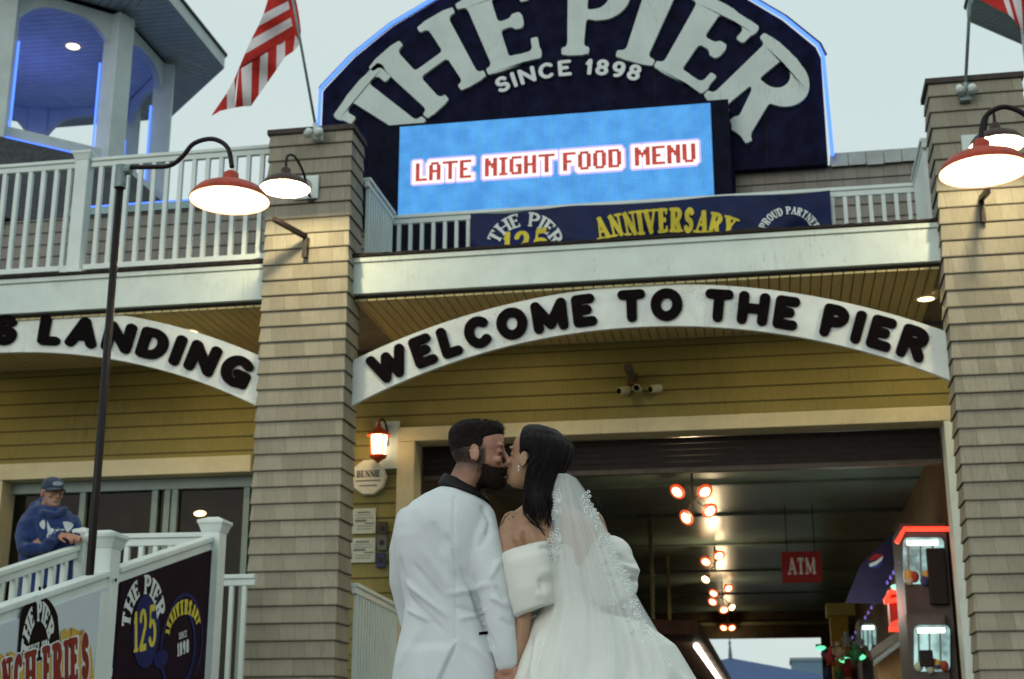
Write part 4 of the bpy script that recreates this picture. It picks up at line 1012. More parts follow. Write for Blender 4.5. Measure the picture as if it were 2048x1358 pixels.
b = MB(); ell_text(b, 'THE PIER', 287, 1250, 27, 62, 44, 99, -86, 84, -.28, 'serif', .12, .9, .12, .45); px_text(b, 'SINCE', (358,1279), (374,1273), 13, 'serif', .1, .8); px_text(b, '1898', (355,1313), (378,1304), 26, 'serif', .11, .8); b.build('lettering', PWHITE, t)
b = MB(); px_text(b, '125', (267,1305), (313,1290), 80, 'serif', .085, .85, .1); ell_text(b, 'ANNIVERSARY', 366, 1262, 27, 33, 35, 62, -88, 84, -.3, 'serif', .13, .6, .1); b.build('lettering', GOLD, t)
t = thing('printed_panel', 'white french fries panel on the near ramp railing', 'banner', (PX, 8, .4), 'printed panels on the ramp')
b = MB(); b.prism([(PX-.02,6.72,rz_(6.72)-.11),(PX-.02,8.985,rz_(8.985)-.11),(PX-.02,8.985,.3),(PX-.02,6.72,.1)], (.016,0,0)); b.build('panel_board', M('panel_white', (.55, .63, .70), .4, .05, 2), t, fixn=True)
b = MB(); b.box(PX-.018, PX+.004, 8.86, 8.99, .4, rz_(8.9)-.13); b.build('edge_strip', WHITE2, t)
BRN = M('logo_brown', (.012, .007, .005), .8, .1, spec=.06)
b = MB(); px_poly(b, [(33,1333)]+[(78+42*math.sin(rad(a)), 1266-75*math.cos(rad(a))-(42*math.sin(rad(a)))*.0) for a in range(-62, 66, 6)]+[(121,1295),(90,1317),(60,1327)], .001)
b.build('logo_arch', BRN, t)
b = MB(); ell_text(b, 'THE PIER', 77, 1318, 22, 76, 36, 117, -82, 66, -.22, 'serif', .13, .9, .1, .4, .003); px_text(b, 'SINCE 1898', (57,1308), (99,1293), 16, 'serif', .12, .8, .1); b.build('lettering', PWHITE, t)
FR = M('fries_yellow', (.50, .33, .035), .5, .3, 40, col2=(.62, .42, .10)); FRO = M('fries_orange', (.42, .17, .02), .5, .3, 40)
b = MB(); rr = random.Random(3)
top = [(-40,1330),(-30,1312),(-8,1316),(2,1306),(8,1314),(22,1302),(34,1309),(44,1330),(90,1322),(121,1290),(122,1262),(130,1256),(136,1263),(142,1254),(160,1262),(176,1274),(182,1292),(186,1330),(190,1400),(-40,1420)]
px_poly(b, top, .0006); b.build('fries_print', FR, t)
b = MB()
for i in range(26):
    x = rr.uniform(122, 182) if i % 2 else rr.uniform(-5, 40); y = rr.uniform(1268, 1300) if i % 2 else rr.uniform(1314, 1338); dx, dy = rr.uniform(-9, 9), rr.uniform(-14, -5)
    px_poly(b, [(x,y),(x+3,y+1),(x+3+dx,y+1+dy),(x+dx,y+dy)], .0009+.00003*i)
b.build('fries_print', FRO, t)
RP = M('print_red', (.22, .02, .012), .5, .1)
w_ = MB(); r_ = MB()
px_text(w_, 'FRENCH FRIES', (-62,1430), (181,1357), 93, 'serif', .19, .8, .02, .0022, .13, .28); w_.build('lettering_outline', PWHITE, t)
px_text(r_, 'FRENCH FRIES', (-60,1427), (179,1355), 88, 'serif', .13, .8, .14, .0034, .07, .36); r_.build('lettering', RP, t)
b = MB()
for px, py in ((79,1177), (88,1174), (231,1160)): p = panel_pt(px, py, .004); b.lathe([(.014,0),(.012,.006)], (p[0], p[1], p[2]), 10, 'x', True, True)
b.build('bolt', SIGNB, t)
# far side of the ramp: the rail the man leans on
t = thing('ramp_railing', 'white ramp railing the man in the blue hoodie leans on', 'railing', (-5.65, 10, .5))
sl2 = (2.417-2.086)/(10.932-9.802); za = 2.086 + sl2*(7.0-9.802)
baluster_rail(t, (-5.65, 7.0), (-5.65, 10.95), za, 2.425, za-.95, 1.45, .19, .045)
rail_post(t, -5.65, 11.03, .9, 2.53, .13)
baluster_rail(t, (-5.55, 11.03), (-4.5, 10.95), 2.52, 2.50, 1.35, 1.35, .13, .04)

# ------------------------------------------------------------------ inside of the arcade hall
CEIL = M('hall_ceiling', (.12, .165, .14), .3, .25, 1.5, .15, 6, spec=.6); HW = M('hall_wall', (.05, .035, .02), .7, .3, 3)
t = thing('hall_interior', 'dark arcade hall with glossy ceiling seen through the doorway', 'hall', (-1, 27, FL))
b = MB(); b.box(-4.05, 2.15, 15.46, 41, 4.32, 4.4)
b.build('ceiling', CEIL, t)
RIB = M('rib_grey', (.085, .115, .10), .35, .2)
for y in (17.2, 19.5, 22.2, 25.5, 29.5, 34): MB().box(-3.89, 1.99, y, y+.10, 4.285, 4.318).build('ceiling_rib', RIB, t)
b = MB(); b.box(-4.0, -3.9, 15.46, 41, FL, 4.37); b.build('left_wall', HW, t)
b = MB(); b.box(2.0, 2.1, 15.46, 41, FL, 4.37); b.build('right_wall', M('hall_wall_wood', (.10, .055, .02), .6, .3, 3, stretch=(1,1,.2)), t)
b = MB(); b.box(-3.895, -1.75, 38.6, 38.8, FL, 4.31); b.box(1.15, 1.995, 38.6, 38.8, FL, 4.31); b.box(-1.75, 1.15, 38.6, 38.8, 3.62, 4.31); b.build('end_wall', HW, t)
b = MB(); b.box(-3.89, 1.99, 38.5, 38.598, 3.95, 4.03); b.build('trim_band', M('band', (.14, .13, .07), .5), t)
for px, py in ((1482, 1015), (1597, 1120)): pass
LENSH = EM('spot_lens', (1, .66, .30), 7); HALOR = EM('red_lamp_halo', (1, .10, .02), .9); DKM = M('fixture_black', (.015, .013, .012), .5)
def spot_cluster(px, py, Yc, heads, label, e):
    c = atY(px, py, Yc); t = thing('spot_cluster', label, 'ceiling light', (c[0], Yc, 4.28), 'clusters of spotlights along the hall ceiling')
    b = MB(); b.tube([(c[0], Yc, 4.318), (c[0], Yc, c[2]-.1)], .018, 6)
    for hx, hy, _ in heads: h = atY(hx, hy, Yc); b.tube([(c[0], Yc, c[2]), (h[0], Yc+.02, h[2]+.02)], .012, 6)
    b.build('stem', DKM, t)
    for hx, hy, tilt in heads:
        h = Vector(atY(hx, hy, Yc-.02)); d = Vector((math.sin(tilt), -.8, -math.cos(tilt)*.9)).normalized(); R_ = .072
        q = d.to_track_quat('Z', 'Y').to_matrix(); hd = MB(); hd.tube([h-d*.14, h-d*.05, h-d*.005], [.03, .055, R_+.008], 12); ho = hd.build('lamp_head', DKM, t)
        ln = MB(); ln.ell(h, R_, R_, .012, 14, 6, q); ln.build('lens', LENSH, ho)
        if abs(hx*7 + hy*3) % 5 < 2.6: rg_ = MB(); rg_.tube([h+q @ Vector((R_*1.22*math.cos(k), R_*1.22*math.sin(k), -.012)) for k in np.linspace(0, 2*PI, 17)], .024, 6); rg_.build('red_halo', HALOR, ho)  # glowing ring added to imitate the red halo around some heads
    light('hall_light_or_fill', 'POINT', (c[0], Yc-.3, c[2]-.25), e, (1, .78, .45), .1)
spot_cluster(1385, 1000, 18.6, ((1354,984,-.6),(1410,984,.5),(1420,1022,.6),(1372,1036,-.8)), 'cluster of four lit spotlights nearest the doorway', 30)
spot_cluster(1430, 1128, 25.6, ((1438,1112,.4),(1412,1124,-.3),(1411,1159,-.5)), 'cluster of three lit spotlights second along the hall', 30)
spot_cluster(1445, 1195, 31.5, ((1457,1177,.5),(1427,1187,-.4),(1425,1204,-.5),(1448,1220,.2),(1464,1215,.6)), 'cluster of small spotlights third along the hall', 25)
spot_cluster(1456, 1250, 38.2, ((1447,1256,-.3),(1464,1256,.3)), 'pair of small spotlights over the far opening', 15)
for px_, y0_, y1_, Yp, lb in ((1303, 1135, 1260, 22, 'thin pale post nearest the bride in the hall'), (1338, 1215, 1330, 27, 'thin brass post deeper in the hall')):
    c = atY(px_, y0_, Yp); tag(MB().tube([(c[0], Yp, 1.31), (c[0], Yp, 4.318)], .035, 10).build('hall_post', M('post_'+lb.split()[1], (.22, .19, .10), .4, .2), None, smooth=True), lb, 'post', 'posts in the hall')
# atm sign hanging from the ceiling
a_, d_ = atY(1562, 1104, 21.5), atY(1645, 1164, 21.5)
t = thing('atm_sign', 'red hanging sign reading atm under the hall ceiling', 'sign', ((a_[0]+d_[0])/2, 21.5, d_[2]))
b = MB(); b.box(a_[0], d_[0], 21.5, 21.56, d_[2], a_[2]); b.build('sign_board', M('atm_red', (.22, .012, .01), .6, .1), t)
b = MB(); w_ = (d_[0]-a_[0]); text(b, 'ATM', plane_map((a_[0]+w_*.16, 21.496, d_[2]+.12), (.26*.6,0,0), (0,0,.24), (0,-1,0)), 0, 'serif', .11, 1.0, .12, length=w_*.68/(.26*.6)); b.build('lettering', M('atm_white', (.5, .5, .46), .5), t)
b = MB()
for s in (.15, .85): b.tube([(a_[0]+w_*s, 21.53, a_[2]), (a_[0]+w_*s, 21.53, 4.318)], .008, 6)
b.build('hanger', DKM, t)
light('hall_light_or_fill', 'POINT', (1.0, 19.0, 2.6), 26, (.8, 1, .92), .3)  # added fill without a fixture, brightens the hall ceiling
# blue drop banner with a round drink emblem
Pb = [(1788,1062),(1788,1150),(1762,1208),(1690,1206),(1722,1128)]
t = thing('drop_banner', 'dark blue hanging drink banner beside the hall wall', 'banner', atY(1750, 1140, 20), )
pl = lambda x, y, o=0: atY(x, y, 20.0 - o)
b = MB(); b.prism([pl(*p) for p in Pb], (0, .02, 0)); b.build('banner_cloth', M('drink_navy', (.022, .016, .055), .6, .2), t, fixn=True)
for a0_, a1_, m_ in ((15, 165, M('emblem_red', (.30, .02, .02), .5)), (195, 345, M('emblem_blue', (.03, .05, .25), .5))):
    b = MB(); b.add([pl(1752+17*math.cos(rad(a))*.9, 1122-14*math.sin(rad(a))-.25*17*math.cos(rad(a)), .01) for a in range(a0_, a1_+1, 10)], [tuple(range((a1_-a0_)//10+1))]); b.build('emblem', m_, t)
b = MB(); b.add([pl(x, y, .012) for x, y in ((1738,1128),(1752,1122),(1766,1112),(1764,1120),(1752,1130),(1740,1134))], [(0,1,2,3,4,5)]); b.build('emblem', PWHITE, t)
# booths along the right side
def win_mat(name, col, st, var=.6, sc=6): return EM(name, col, st, var, sc) if name not in bpy.data.materials else bpy.data.materials[name]
def rrect(x0, y0, x1, y1, r, n=5):
    out = []
    for cx, cy, a0 in ((x1-r,y0+r,-90),(x1-r,y1-r,0),(x0+r,y1-r,90),(x0+r,y0+r,180)):
        for i in range(n+1): a = rad(a0+90*i/n); out.append((cx+r*math.cos(a), cy+r*math.sin(a)))
    return out
BOOTH = M('booth_panel', (.085, .078, .075), .6, .2, 4)
def booth(px0, py0, px1, py1, Yb, wins, label, col, neon=None, dark=None):
    a_, d_ = atY(px0, py0, Yb), atY(px1, py1, Yb)
    t = thing('arcade_booth', label, 'booth', ((a_[0]+d_[0])/2, Yb, d_[2]), 'lit booths along the hall')
    b = MB(); b.box(a_[0], d_[0], Yb, Yb+1.2, min(d_[2], 1.35), a_[2]); b.build('booth_body', BOOTH, t)
    for i, (x0, y0, x1, y1) in enumerate(wins):
        b = MB(); b.add([atY(x, y, Yb-.012) for x, y in rrect(x0, y0, x1, y1, min(12, (x1-x0)*.25))], [tuple(range(24))[::-1]]); b.build('lit_window', win_mat('booth_light_%d' % i, col, 1.0, .75, 5), t)
        rb_ = random.Random(int(x0)); h_ = y1-y0; w_ = x1-x0
        for k in range(3):
            xa = x0+w_*(.12+.3*k); b = MB(); b.bar(atY(xa, y0+h_*.06, Yb-.03), atY(xa+2, y1-h_*.08, Yb-.03), .025, .02); b.build('window_bar', bpy.data.materials.get('booth_frame') or M('booth_frame', (.20, .27, .27), .5), t)
        b = MB(); b.bar(atY(x0+w_*.1, y0+h_*.12, Yb-.035), atY(x1-w_*.15, y0+h_*.11, Yb-.035), .03, .05); b.build('tube_light', bpy.data.materials.get('tube_white') or EM('tube_white', (1, .93, .75), 5), t)
        for k in range(9):
            c = atY(x0+w_*rb_.uniform(.08,.92), y1-h_*rb_.uniform(.04,.22), Yb-.04); b = MB(); b.ell(c, .05, .03, .045+.03*rb_.random(), 8, 6); b.build('boxed_prize', [M_ for M_ in [bpy.data.materials.get('boxed_%d' % (k%4)) or M('boxed_%d' % (k%4), [(.5,.42,.1),(.3,.06,.03),(.05,.07,.2),(.45,.5,.4)][k%4], .6)]][0], t, smooth=True)
    if neon:
        light('neon_light', 'POINT', tuple(atY(neon[0][0]-12, neon[0][1]+30, Yb-.5)), 5, (1, .10, .04), .2)
        b = MB(); b.tube([atY(x, y, Yb-.05) for x, y in neon], .028, 8); b.build('neon_tube', NEONR, t)
    for j, (x0, y0, x1, y1) in enumerate(dark or []):
        p, q = atY(x0, y0, Yb-.1), atY(x1, y1, Yb-.1); b = MB(); b.box(p[0], q[0], Yb-.1, Yb-.03, q[2], p[2]); b.build('dark_screen', DKM, t, bevel=.01)
    return t
booth(1800, 1048, 1905, 1215, 16.9, [(1806,1075,1888,1168)], 'upper lit booth window edged with red neon', (.45, .75, .72), [(1793,1086),(1809,1058),(1898,1058)], [(1852,1096,1898,1208)])
booth(1812, 1228, 1905, 1420, 16.75, [(1828,1250,1900,1343)], 'lower lit booth window holding a dark square', (.50, .80, .68), None, [(1838,1300,1868,1333)])
booth(1718, 1238, 1756, 1420, 24.0, [(1722,1248,1752,1310)], 'pale blue lit booth beside the yellow pillar', (.25, .38, .42))
p, q = atY(1776, 1180, 18.5), atY(1818, 1262, 18.5)
t = thing('neon_box_sign', 'glowing red neon box sign between the booths', 'sign', ((p[0]+q[0])/2, 18.5, q[2]))
b = MB(); b.box(p[0], q[0], 18.5, 18.8, q[2], p[2]); b.build('sign_box', M('box_red', (.30, .03, .02), .4), t)
b = MB()
for pts in ([(1770,1203),(1781,1184),(1816,1184)], [(1768,1204),(1814,1196)], [(1806,1198),(1806,1258)], [(1816,1190),(1818,1245),(1808,1260),(1778,1258)]): b.tube([atY(x, y, 18.44) for x, y in pts], .03, 8)
b.build('neon_tube', NEONR, t)
b = MB(); b.add([atY(x, y, 18.47) for x, y in ((1806,1200),(1806,1258),(1780,1257),(1780,1245),(1800,1236))], [(0,1,2,3,4)]); b.build('lit_face', EM('red_face', (1, .07, .03), .9), t)
b = MB(); b.ell(atY(1791, 1174, 18.4), .06, .06, .035); b.build('beacon', EM('beacon_green', (.45, .95, .7), 1.2), t)
light('neon_light', 'POINT', tuple(atY(1778, 1215, 17.9)), 6, (1, .10, .04), .2)
# shelf canopy, yellow pillar, wood counter, small prizes
t = thing('canopy_shelf', 'grey fringed canopy over the wooden counter', 'canopy', atY(1770, 1290, 19.5))
b = MB(); b.prism([atY(x, y, 19.5) for x, y in ((1740,1300),(1800,1258),(1806,1275),(1800,1278),(1745,1318))], (0, .5, 0)); b.build('canopy_board', M('canopy_grey', (.12, .10, .085), .7, .2), t, fixn=True)
b = MB()
for i in range(12): x = 1750+4.5*i; y = 1318-3.4*i; b.tube([atY(x, y, 19.47), atY(x-1, y+13, 19.47)], .012, 5)
b.build('fringe', M('fringe_grey', (.25, .27, .27), .7), t)
p, q = atY(1752, 1300, 19.8), atY(1810, 1420, 19.8); tag(MB().box(p[0], q[0], 19.8, 20.6, 1.32, p[2]).build('wood_counter', M('counter_wood', (.33, .22, .10), .6, .25, 6, stretch=(8,1,.4))), 'pale wooden plank counter under the canopy', 'counter')
p, q = atY(1660, 1232, 29), atY(1700, 1300, 29); t = thing('yellow_pillar', 'mustard yellow pillar deep in the hall', 'pillar', ((p[0]+q[0])/2, 29.3, FL))
b = MB(); b.box(p[0], q[0], 29, 29.6, 1.31, p[2]); b.build('shaft', M('mustard', (.30, .20, .03), .6, .15), t)
b = MB(); b.box(p[0]-.06, q[0]+.14, 28.9, 29.65, p[2]+.003, p[2]+.24); b.build('capital', M('mustard_pale', (.34, .28, .10), .6, .1), t)
PZC = [(.03,.16,.06),(.25,.27,.30),(.16,.02,.02),(.04,.06,.14),(.28,.30,.28),(.03,.03,.03),(.14,.10,.06)]
rr = random.Random(11)
for i in range(16):
    px = rr.uniform(1650, 1760); py = rr.uniform(1275, 1350) if px > 1690 else rr.uniform(1300, 1350); Yb = rr.uniform(20, 27); h = rr.uniform(.09, .20)
    c = atY(px, py, Yb); k = i % len(PZC); nm = 'prize_cloth_%d' % k
    m_ = bpy.data.materials.get(nm) or M(nm, PZC[k], .8, .3, 10)
    w = .5
    b = MB(); b.ell(c, h*.38, h*.3, h*.5, 10, 8); b.ell((c[0]+rr.uniform(-.02,.02), c[1], c[2]+h*.6), h*.26, h*.24, h*.26, 10, 8)
    for s in (-1, 1): b.ell((c[0]+s*h*.4, c[1], c[2]+h*.1), h*.12, h*.12, h*.26, 8, 6); b.ell((c[0]+s*h*.2, c[1]-.02, c[2]-h*.5), h*.14, h*.14, h*.16, 8, 6)
    tag(b.build('plush_prize', m_, None, smooth=True), 'small blurred plush prize hanging among the hall booths', 'plush toy', 'plush prizes hung along the hall')
for px, py, Yb, col, lb in ((1691,1320,24,(.15,1,.45),'green glowing strip lamp left of the counter'), (1718,1314,23,(.15,1,.5),'green glowing strip lamp beside the blue booth'), (1642,1296,30,(.1,.9,.3),'green glowing strip lamp by the far opening')):
    c = atY(px, py, Yb); t = thing('strip_lamp', lb, 'lamp', c); b = MB(); b.ell(c, .10, .04, .045); b.build('lens', EM('green_lamp', col, 1.6) if 'green_lamp' not in bpy.data.materials else bpy.data.materials['green_lamp'], t); b = MB(); b.box(c[0]-.1, c[0]+.1, Yb+.03, Yb+.1, c[2]-.02, c[2]+.08); b.build('fitting', DKM, t)
# purple fairy lights running along the right side
t = thing('fairy_lights', 'purple string lights along the booths', 'string lights', atY(1700, 1240, 22))
b = MB(); b2 = MB(); Pp = []
for i in range(16):
    u = i/15; x, y = 1800-95*u, 1125+150*u; Yb = 17.4+9*u; c = atY(x, y, Yb); Pp.append(c); b.ell(c, .016, .016, .028, 8, 6)
b.build('bulb', EM('purple_bulb', (.32, .22, .95), .8), t); b2.tube(Pp, .006, 5); b2.build('cord', DKM, t)
# left stall canopy with tube lights
t = thing('stall_canopy', 'brown stall canopy with bright tube lights under it', 'canopy', (-1.3, 26, 2.5))
a_, c2 = atX(1392, 1284, -1.25), atX(1447, 1366, -1.25)
b = MB(); b.prism([(-2.6, a_[1]-1.5, a_[2]+.28), (-1.12, a_[1]-1.5, a_[2]+.20), (-1.12, a_[1]-1.5, a_[2]+.0), (-2.6, a_[1]-1.5, a_[2]+.05)], (0, c2[1]-a_[1]+3, c2[2]-a_[2])); b.build('canopy_board', M('canopy_brown', (.075, .035, .02), .6, .3), t, fixn=True)
for i in range(6):
    u0, u1 = i/6, (i+.8)/6; pa_, pb_ = Vector(a_)*(1-u0)+Vector(c2)*u0, Vector(a_)*(1-u1)+Vector(c2)*u1; b = MB(); b.tube([pa_-Vector((0,0,.06)), pb_-Vector((0,0,.06))], .045, 8); b.build('tube_light', EM('tube_white', (1, .93, .75), 5) if 'tube_white' not in bpy.data.materials else bpy.data.materials['tube_white'], t)
# buildings far beyond the hall
t = thing('far_pavilion', 'far blue roofed pavilion with a spire beyond the hall', 'building', (-1.5, 82, 0))
ap_ = atY(1461, 1330, 80); b = MB(); cxp, czp = ap_[0], ap_[2]
b.loft([[(cxp-6,76,czp-1.0),(cxp+6,76,czp-1.0),(cxp+6,90,czp-1.0),(cxp-6,90,czp-1.0)],[(cxp-.15,80,czp+.35),(cxp+.15,80,czp+.35),(cxp+.15,80.4,czp+.35),(cxp-.15,80.4,czp+.35)]]); b.build('roof', M('blue_roof', (.05, .09, .22), .6, .15), t)
b = MB(); b.box(cxp-5.5, cxp+5.5, 77, 89, 0, czp-1.003); b.build('wall', M('far_wall', (.3, .33, .36), .7), t)
b = MB(); b.lathe([(.12,.3),(.10,.6),(.05,1.1),(.09,1.2),(.03,1.3),(.02,2.0)], (cxp, 80.2, czp), 8, cap1=True); b.build('spire', M('spire_grey', (.12, .14, .18), .6), t)
p, q = atY(1583, 1322, 95), atY(1660, 1360, 95); t = thing('far_block', 'far pale blue flat roofed building beyond the hall', 'building', ((p[0]+q[0])/2, 97, 0))
b = MB(); b.box(p[0], q[0]+3, 95, 100, 0, p[2]); b.build('wall', M('far_blue', (.13, .22, .30), .7), t); b = MB(); b.box(p[0]-.1, q[0]+3.1, 94.9, 100.1, p[2]+.003, p[2]+.2); b.build('roof', M('far_roof', (.2, .26, .3), .7), t)

# ------------------------------------------------------------------ people
from mathutils.bvhtree import BVHTree
YC = 4.65
def W(px, py, dy=0.0): return Vector(atY(px, py, YC+dy))
def sring(L, R, depth, n=32, ex=2.4, back=None):
    """superellipse ring through the left and right points, depth along Y"""
    L, R = Vector(L), Vector(R); c = (L+R)/2; a = (R-L)/2; out = []
    for k in range(n):
        t = 2*PI*k/n; cs, sn = math.cos(t), math.sin(t); e = 2/ex
        u = math.copysign(abs(cs)**e, cs); v = math.copysign(abs(sn)**e, sn)
        d = depth if sn < 0 else (back or depth)
        out.append(c + a*u + Vector((0, d*v, 0)))
    return out
def frame(F_ang, tilt, roll=0):
    """columns: face direction, side, up"""
    Fd = Vector((math.cos(F_ang), math.sin(F_ang), 0)); Z = Vector((0, 0, 1)); S = Z.cross(Fd)
    Rm = Matrix.Rotation(-tilt, 3, S); Fd = Rm @ Fd; U = Rm @ Z
    if roll: Rr = Matrix.Rotation(roll, 3, Fd); S = Rr @ S; U = Rr @ U
    return Fd, S, U
HZ = [0, .010, .026, .045, .065, .085, .105, .125, .145, .165, .185, .203, .217, .228, .233]
HF = [.070, .082, .088, .087, .085, .084, .083, .080, .090, .090, .086, .076, .060, .036, .010]
HB = [.020, .000, -.020, -.042, -.062, -.080, -.093, -.102, -.107, -.109, -.107, -.100, -.088, -.066, -.035]
HWD = [.018, .036, .048, .055, .060, .065, .069, .072, .074, .0755, .0745, .070, .060, .043, .020]
class Head:
    def __init__(s, at, at_local, ang, tilt, sc, roll=0, fem=False):
        s.F, s.S, s.U = frame(ang, tilt, roll); s.sc = sc; s.o = Vector(at) - (s.F*at_local[0] + s.S*at_local[1] + s.U*at_local[2])*sc; s.fem = fem
        s.R = Matrix((s.F, s.S, s.U)).transposed()
    def p(s, f, q, u): return s.o + (s.F*f + s.S*q + s.U*u)*s.sc
    def loc(s, v): d = (Vector(v)-s.o)/s.sc; return d.dot(s.F), d.dot(s.S), d.dot(s.U)
    def e(s, mb, c, r): mb.ell(s.p(*c), r[0]*s.sc, r[1]*s.sc, r[2]*s.sc, 14, 10, s.R)
    def build(s, mb, neck_to=None, neck_r=.056):
        rings = []; n = 36
        for z, f, b, w in zip(HZ, HF, HB, HWD):
            if s.fem: w *= .96; f -= .004 if z < .03 else 0
            c = (f+b)/2; h = (f-b)/2; ring = []
            for k in range(n):
                t = 2*PI*k/n; cs, sn = math.cos(t), math.sin(t); ef = 2/2.25
                u = math.copysign(abs(cs)**ef, cs); v = math.copysign(abs(sn)**ef, sn)
                nar = 1 - .16*max(0, cs)**2 if z < .15 else 1
                ring.append(s.p(c+h*u, w*v*nar, z))
            rings.append(ring)
        mb.loft(rings)
        k = .85 if s.fem else 1
        P = lambda *a: s.p(*a)
        mb.tube([P(.086,0,.132), P(.098,0,.112), P(.112,0,.091), P(.114,0,.083)], [.0075*s.sc, .009*s.sc, .011*s.sc, .0105*s.sc], 10, hemi=True)      # nose
        for q in (-1, 1):
            s.e(mb, (.098, q*.012, .080), (.012, .0085*k, .009)); s.e(mb, (.079, q*.029, .1460), (.0135, .026, .009*k)); s.e(mb, (.071, q*.046, .092), (.014, .014, .014))
            s.e(mb, (.0725, q*.031, .1235), (.012, .0145, .010))                                                                                       # closed lids
            ER = s.R @ Matrix.Rotation(q*.35, 3, 'Z') @ Matrix.Rotation(-.18, 3, 'Y')
            c = s.p(-.012, q*.0785, .108); mb.ell(c, .019*s.sc, .0065*s.sc, .031*s.sc, 14, 10, ER)
            for a in range(9):                                                                                                                         # helix of the ear
                g = rad(-60+a*33); mb.ell(s.p(-.013-.0165*math.cos(g)*1.0, q*.083, .110+.028*math.sin(g)), .0045*s.sc, .0045*s.sc, .0050*s.sc, 8, 6)
        s.e(mb, (.0905, 0, .0605), (.0115, .021, .0055)); s.e(mb, (.0895, 0, .0505), (.0115, .019, .0058)); s.e(mb, (.080, 0, .020), (.014, .018, .014)); s.e(mb, (.083, 0, .070), (.010, .022, .010))
        if neck_to is not None:
            a, b = s.p(-.030, 0, .055), Vector(neck_to); mb.tube([a, a*.6+b*.4, b], [neck_r*.98*s.sc, neck_r*s.sc, neck_r*1.12*s.sc], 20, hemi=True)
def hand(mb, wrist, d, nrm, side=1, curl=.35, sc=1.0, spread=.12):
    """palm and five fingers; d along the hand, nrm out of the back of the hand, thumb on side"""
    d = Vector(d).normalized(); nrm = Vector(nrm); nrm = (nrm - d*nrm.dot(d)).normalized(); x = d.cross(nrm).normalized()*side; w = Vector(wrist)
    mb.tube([w-d*.02*sc, w+d*.015*sc], [.026*sc, .027*sc], 12, hemi=True)
    for q in (-.027, -.009, .009, .027): mb.tube([w+x*q*.75*sc, w+d*.085*sc+x*q*1.08*sc], [.0135*sc, .0125*sc], 10, hemi=True)
    Ls = (.078, .088, .082, .064)
    for i, q in enumerate((.029, .0098, -.0098, -.028)):
        p = w+d*.088*sc+x*q*sc; a = 0; dirn = d+x*(q*spread/.03); pts = [p]
        for j, fr in enumerate((.45, .30, .25)):
            a += curl*(.7+.15*i+.2*j); dd = (dirn*math.cos(a) - nrm*math.sin(a)).normalized(); p = p+dd*Ls[i]*fr*sc; pts.append(p)
        mb.tube(pts, [.0088*sc, .0083*sc, .0078*sc, .0066*sc], 10, hemi=True)
    p = w+d*.025*sc+x*.028*sc; t1 = (d*.75+x*.65-nrm*.35).normalized(); q1 = p+t1*.04*sc; q2 = q1+(d*.95+x*.2-nrm*.3).normalized()*.032*sc; q3 = q2+(d-nrm*.5).normalized()*.024*sc
    mb.tube([p, q1, q2, q3], [.0125*sc, .0105*sc, .0095*sc, .0075*sc], 10, hemi=True)
def skin(name, col, dark, rough=.5):
    m, nt, b = newmat(name); N = nt.nodes.new; L = nt.links.new
    t = N('ShaderNodeTexCoord'); n = N('ShaderNodeTexNoise'); n.inputs['Scale'].default_value = 22; n.inputs['Detail'].default_value = 5; L(t.outputs['Object'], n.inputs['Vector'])
    r = N('ShaderNodeValToRGB'); c = np.array(col); r.color_ramp.elements[0].position = .3; r.color_ramp.elements[1].position = .7
    r.color_ramp.elements[0].color = (*(c*(.86, .80, .78)), 1); r.color_ramp.elements[1].color = (*(c*1.06), 1); L(n.outputs['Fac'], r.inputs['Fac'])
    at = N('ShaderNodeAttribute'); at.attribute_name = 'stubble'
    nf = N('ShaderNodeTexNoise'); nf.inputs['Scale'].default_value = 260; nf.inputs['Detail'].default_value = 2; L(t.outputs['Object'], nf.inputs['Vector'])
    mm = N('ShaderNodeMath'); mm.operation = 'MULTIPLY_ADD'; L(nf.outputs['Fac'], mm.inputs[0]); mm.inputs[1].default_value = .9; mm.inputs[2].default_value = -.45
    ad = N('ShaderNodeMath'); ad.operation = 'ADD'; ad.use_clamp = True; L(at.outputs['Fac'], ad.inputs[0]); 
    ml = N('ShaderNodeMath'); ml.operation = 'MULTIPLY'; L(mm.outputs[0], ml.inputs[0]); L(at.outputs['Fac'], ml.inputs[1]); L(ml.outputs[0], ad.inputs[1])
    mx_ = N('ShaderNodeMixRGB'); L(ad.outputs[0], mx_.inputs['Fac']); L(r.outputs['Color'], mx_.inputs['Color1']); mx_.inputs['Color2'].default_value = (*dark, 1)
    L(mx_.outputs['Color'], b.inputs['Base Color']); b.inputs['Roughness'].default_value = rough; b.inputs['Specular IOR Level'].default_value = .35
    b.inputs['Subsurface Weight'].default_value = .08; b.inputs['Subsurface Radius'].default_value = (.01, .004, .002); b.inputs['Subsurface Scale'].default_value = .5
    bp = N('ShaderNodeBump'); bp.inputs['Strength'].default_value = .12; bp.inputs['Distance'].default_value = .003; L(nf.outputs['Fac'], bp.inputs['Height']); L(bp.outputs['Normal'], b.inputs['Normal'])
    return m
def coords(me):
    a = np.empty(len(me.vertices)*3, np.float32); me.vertices.foreach_get('co', a); return a.reshape(-1, 3)
def normals(me):
    a = np.empty(len(me.vertices)*3, np.float32); me.vertex_normals.foreach_get('vector', a); return a.reshape(-1, 3)
def setattr_f(o, name, fn, zmin):
    a = o.data.attributes.new(name, 'FLOAT', 'POINT'); co = coords(o.data)
    a.data.foreach_set('value', [float(fn(Vector(c))) if c[2] > zmin else 0.0 for c in co])
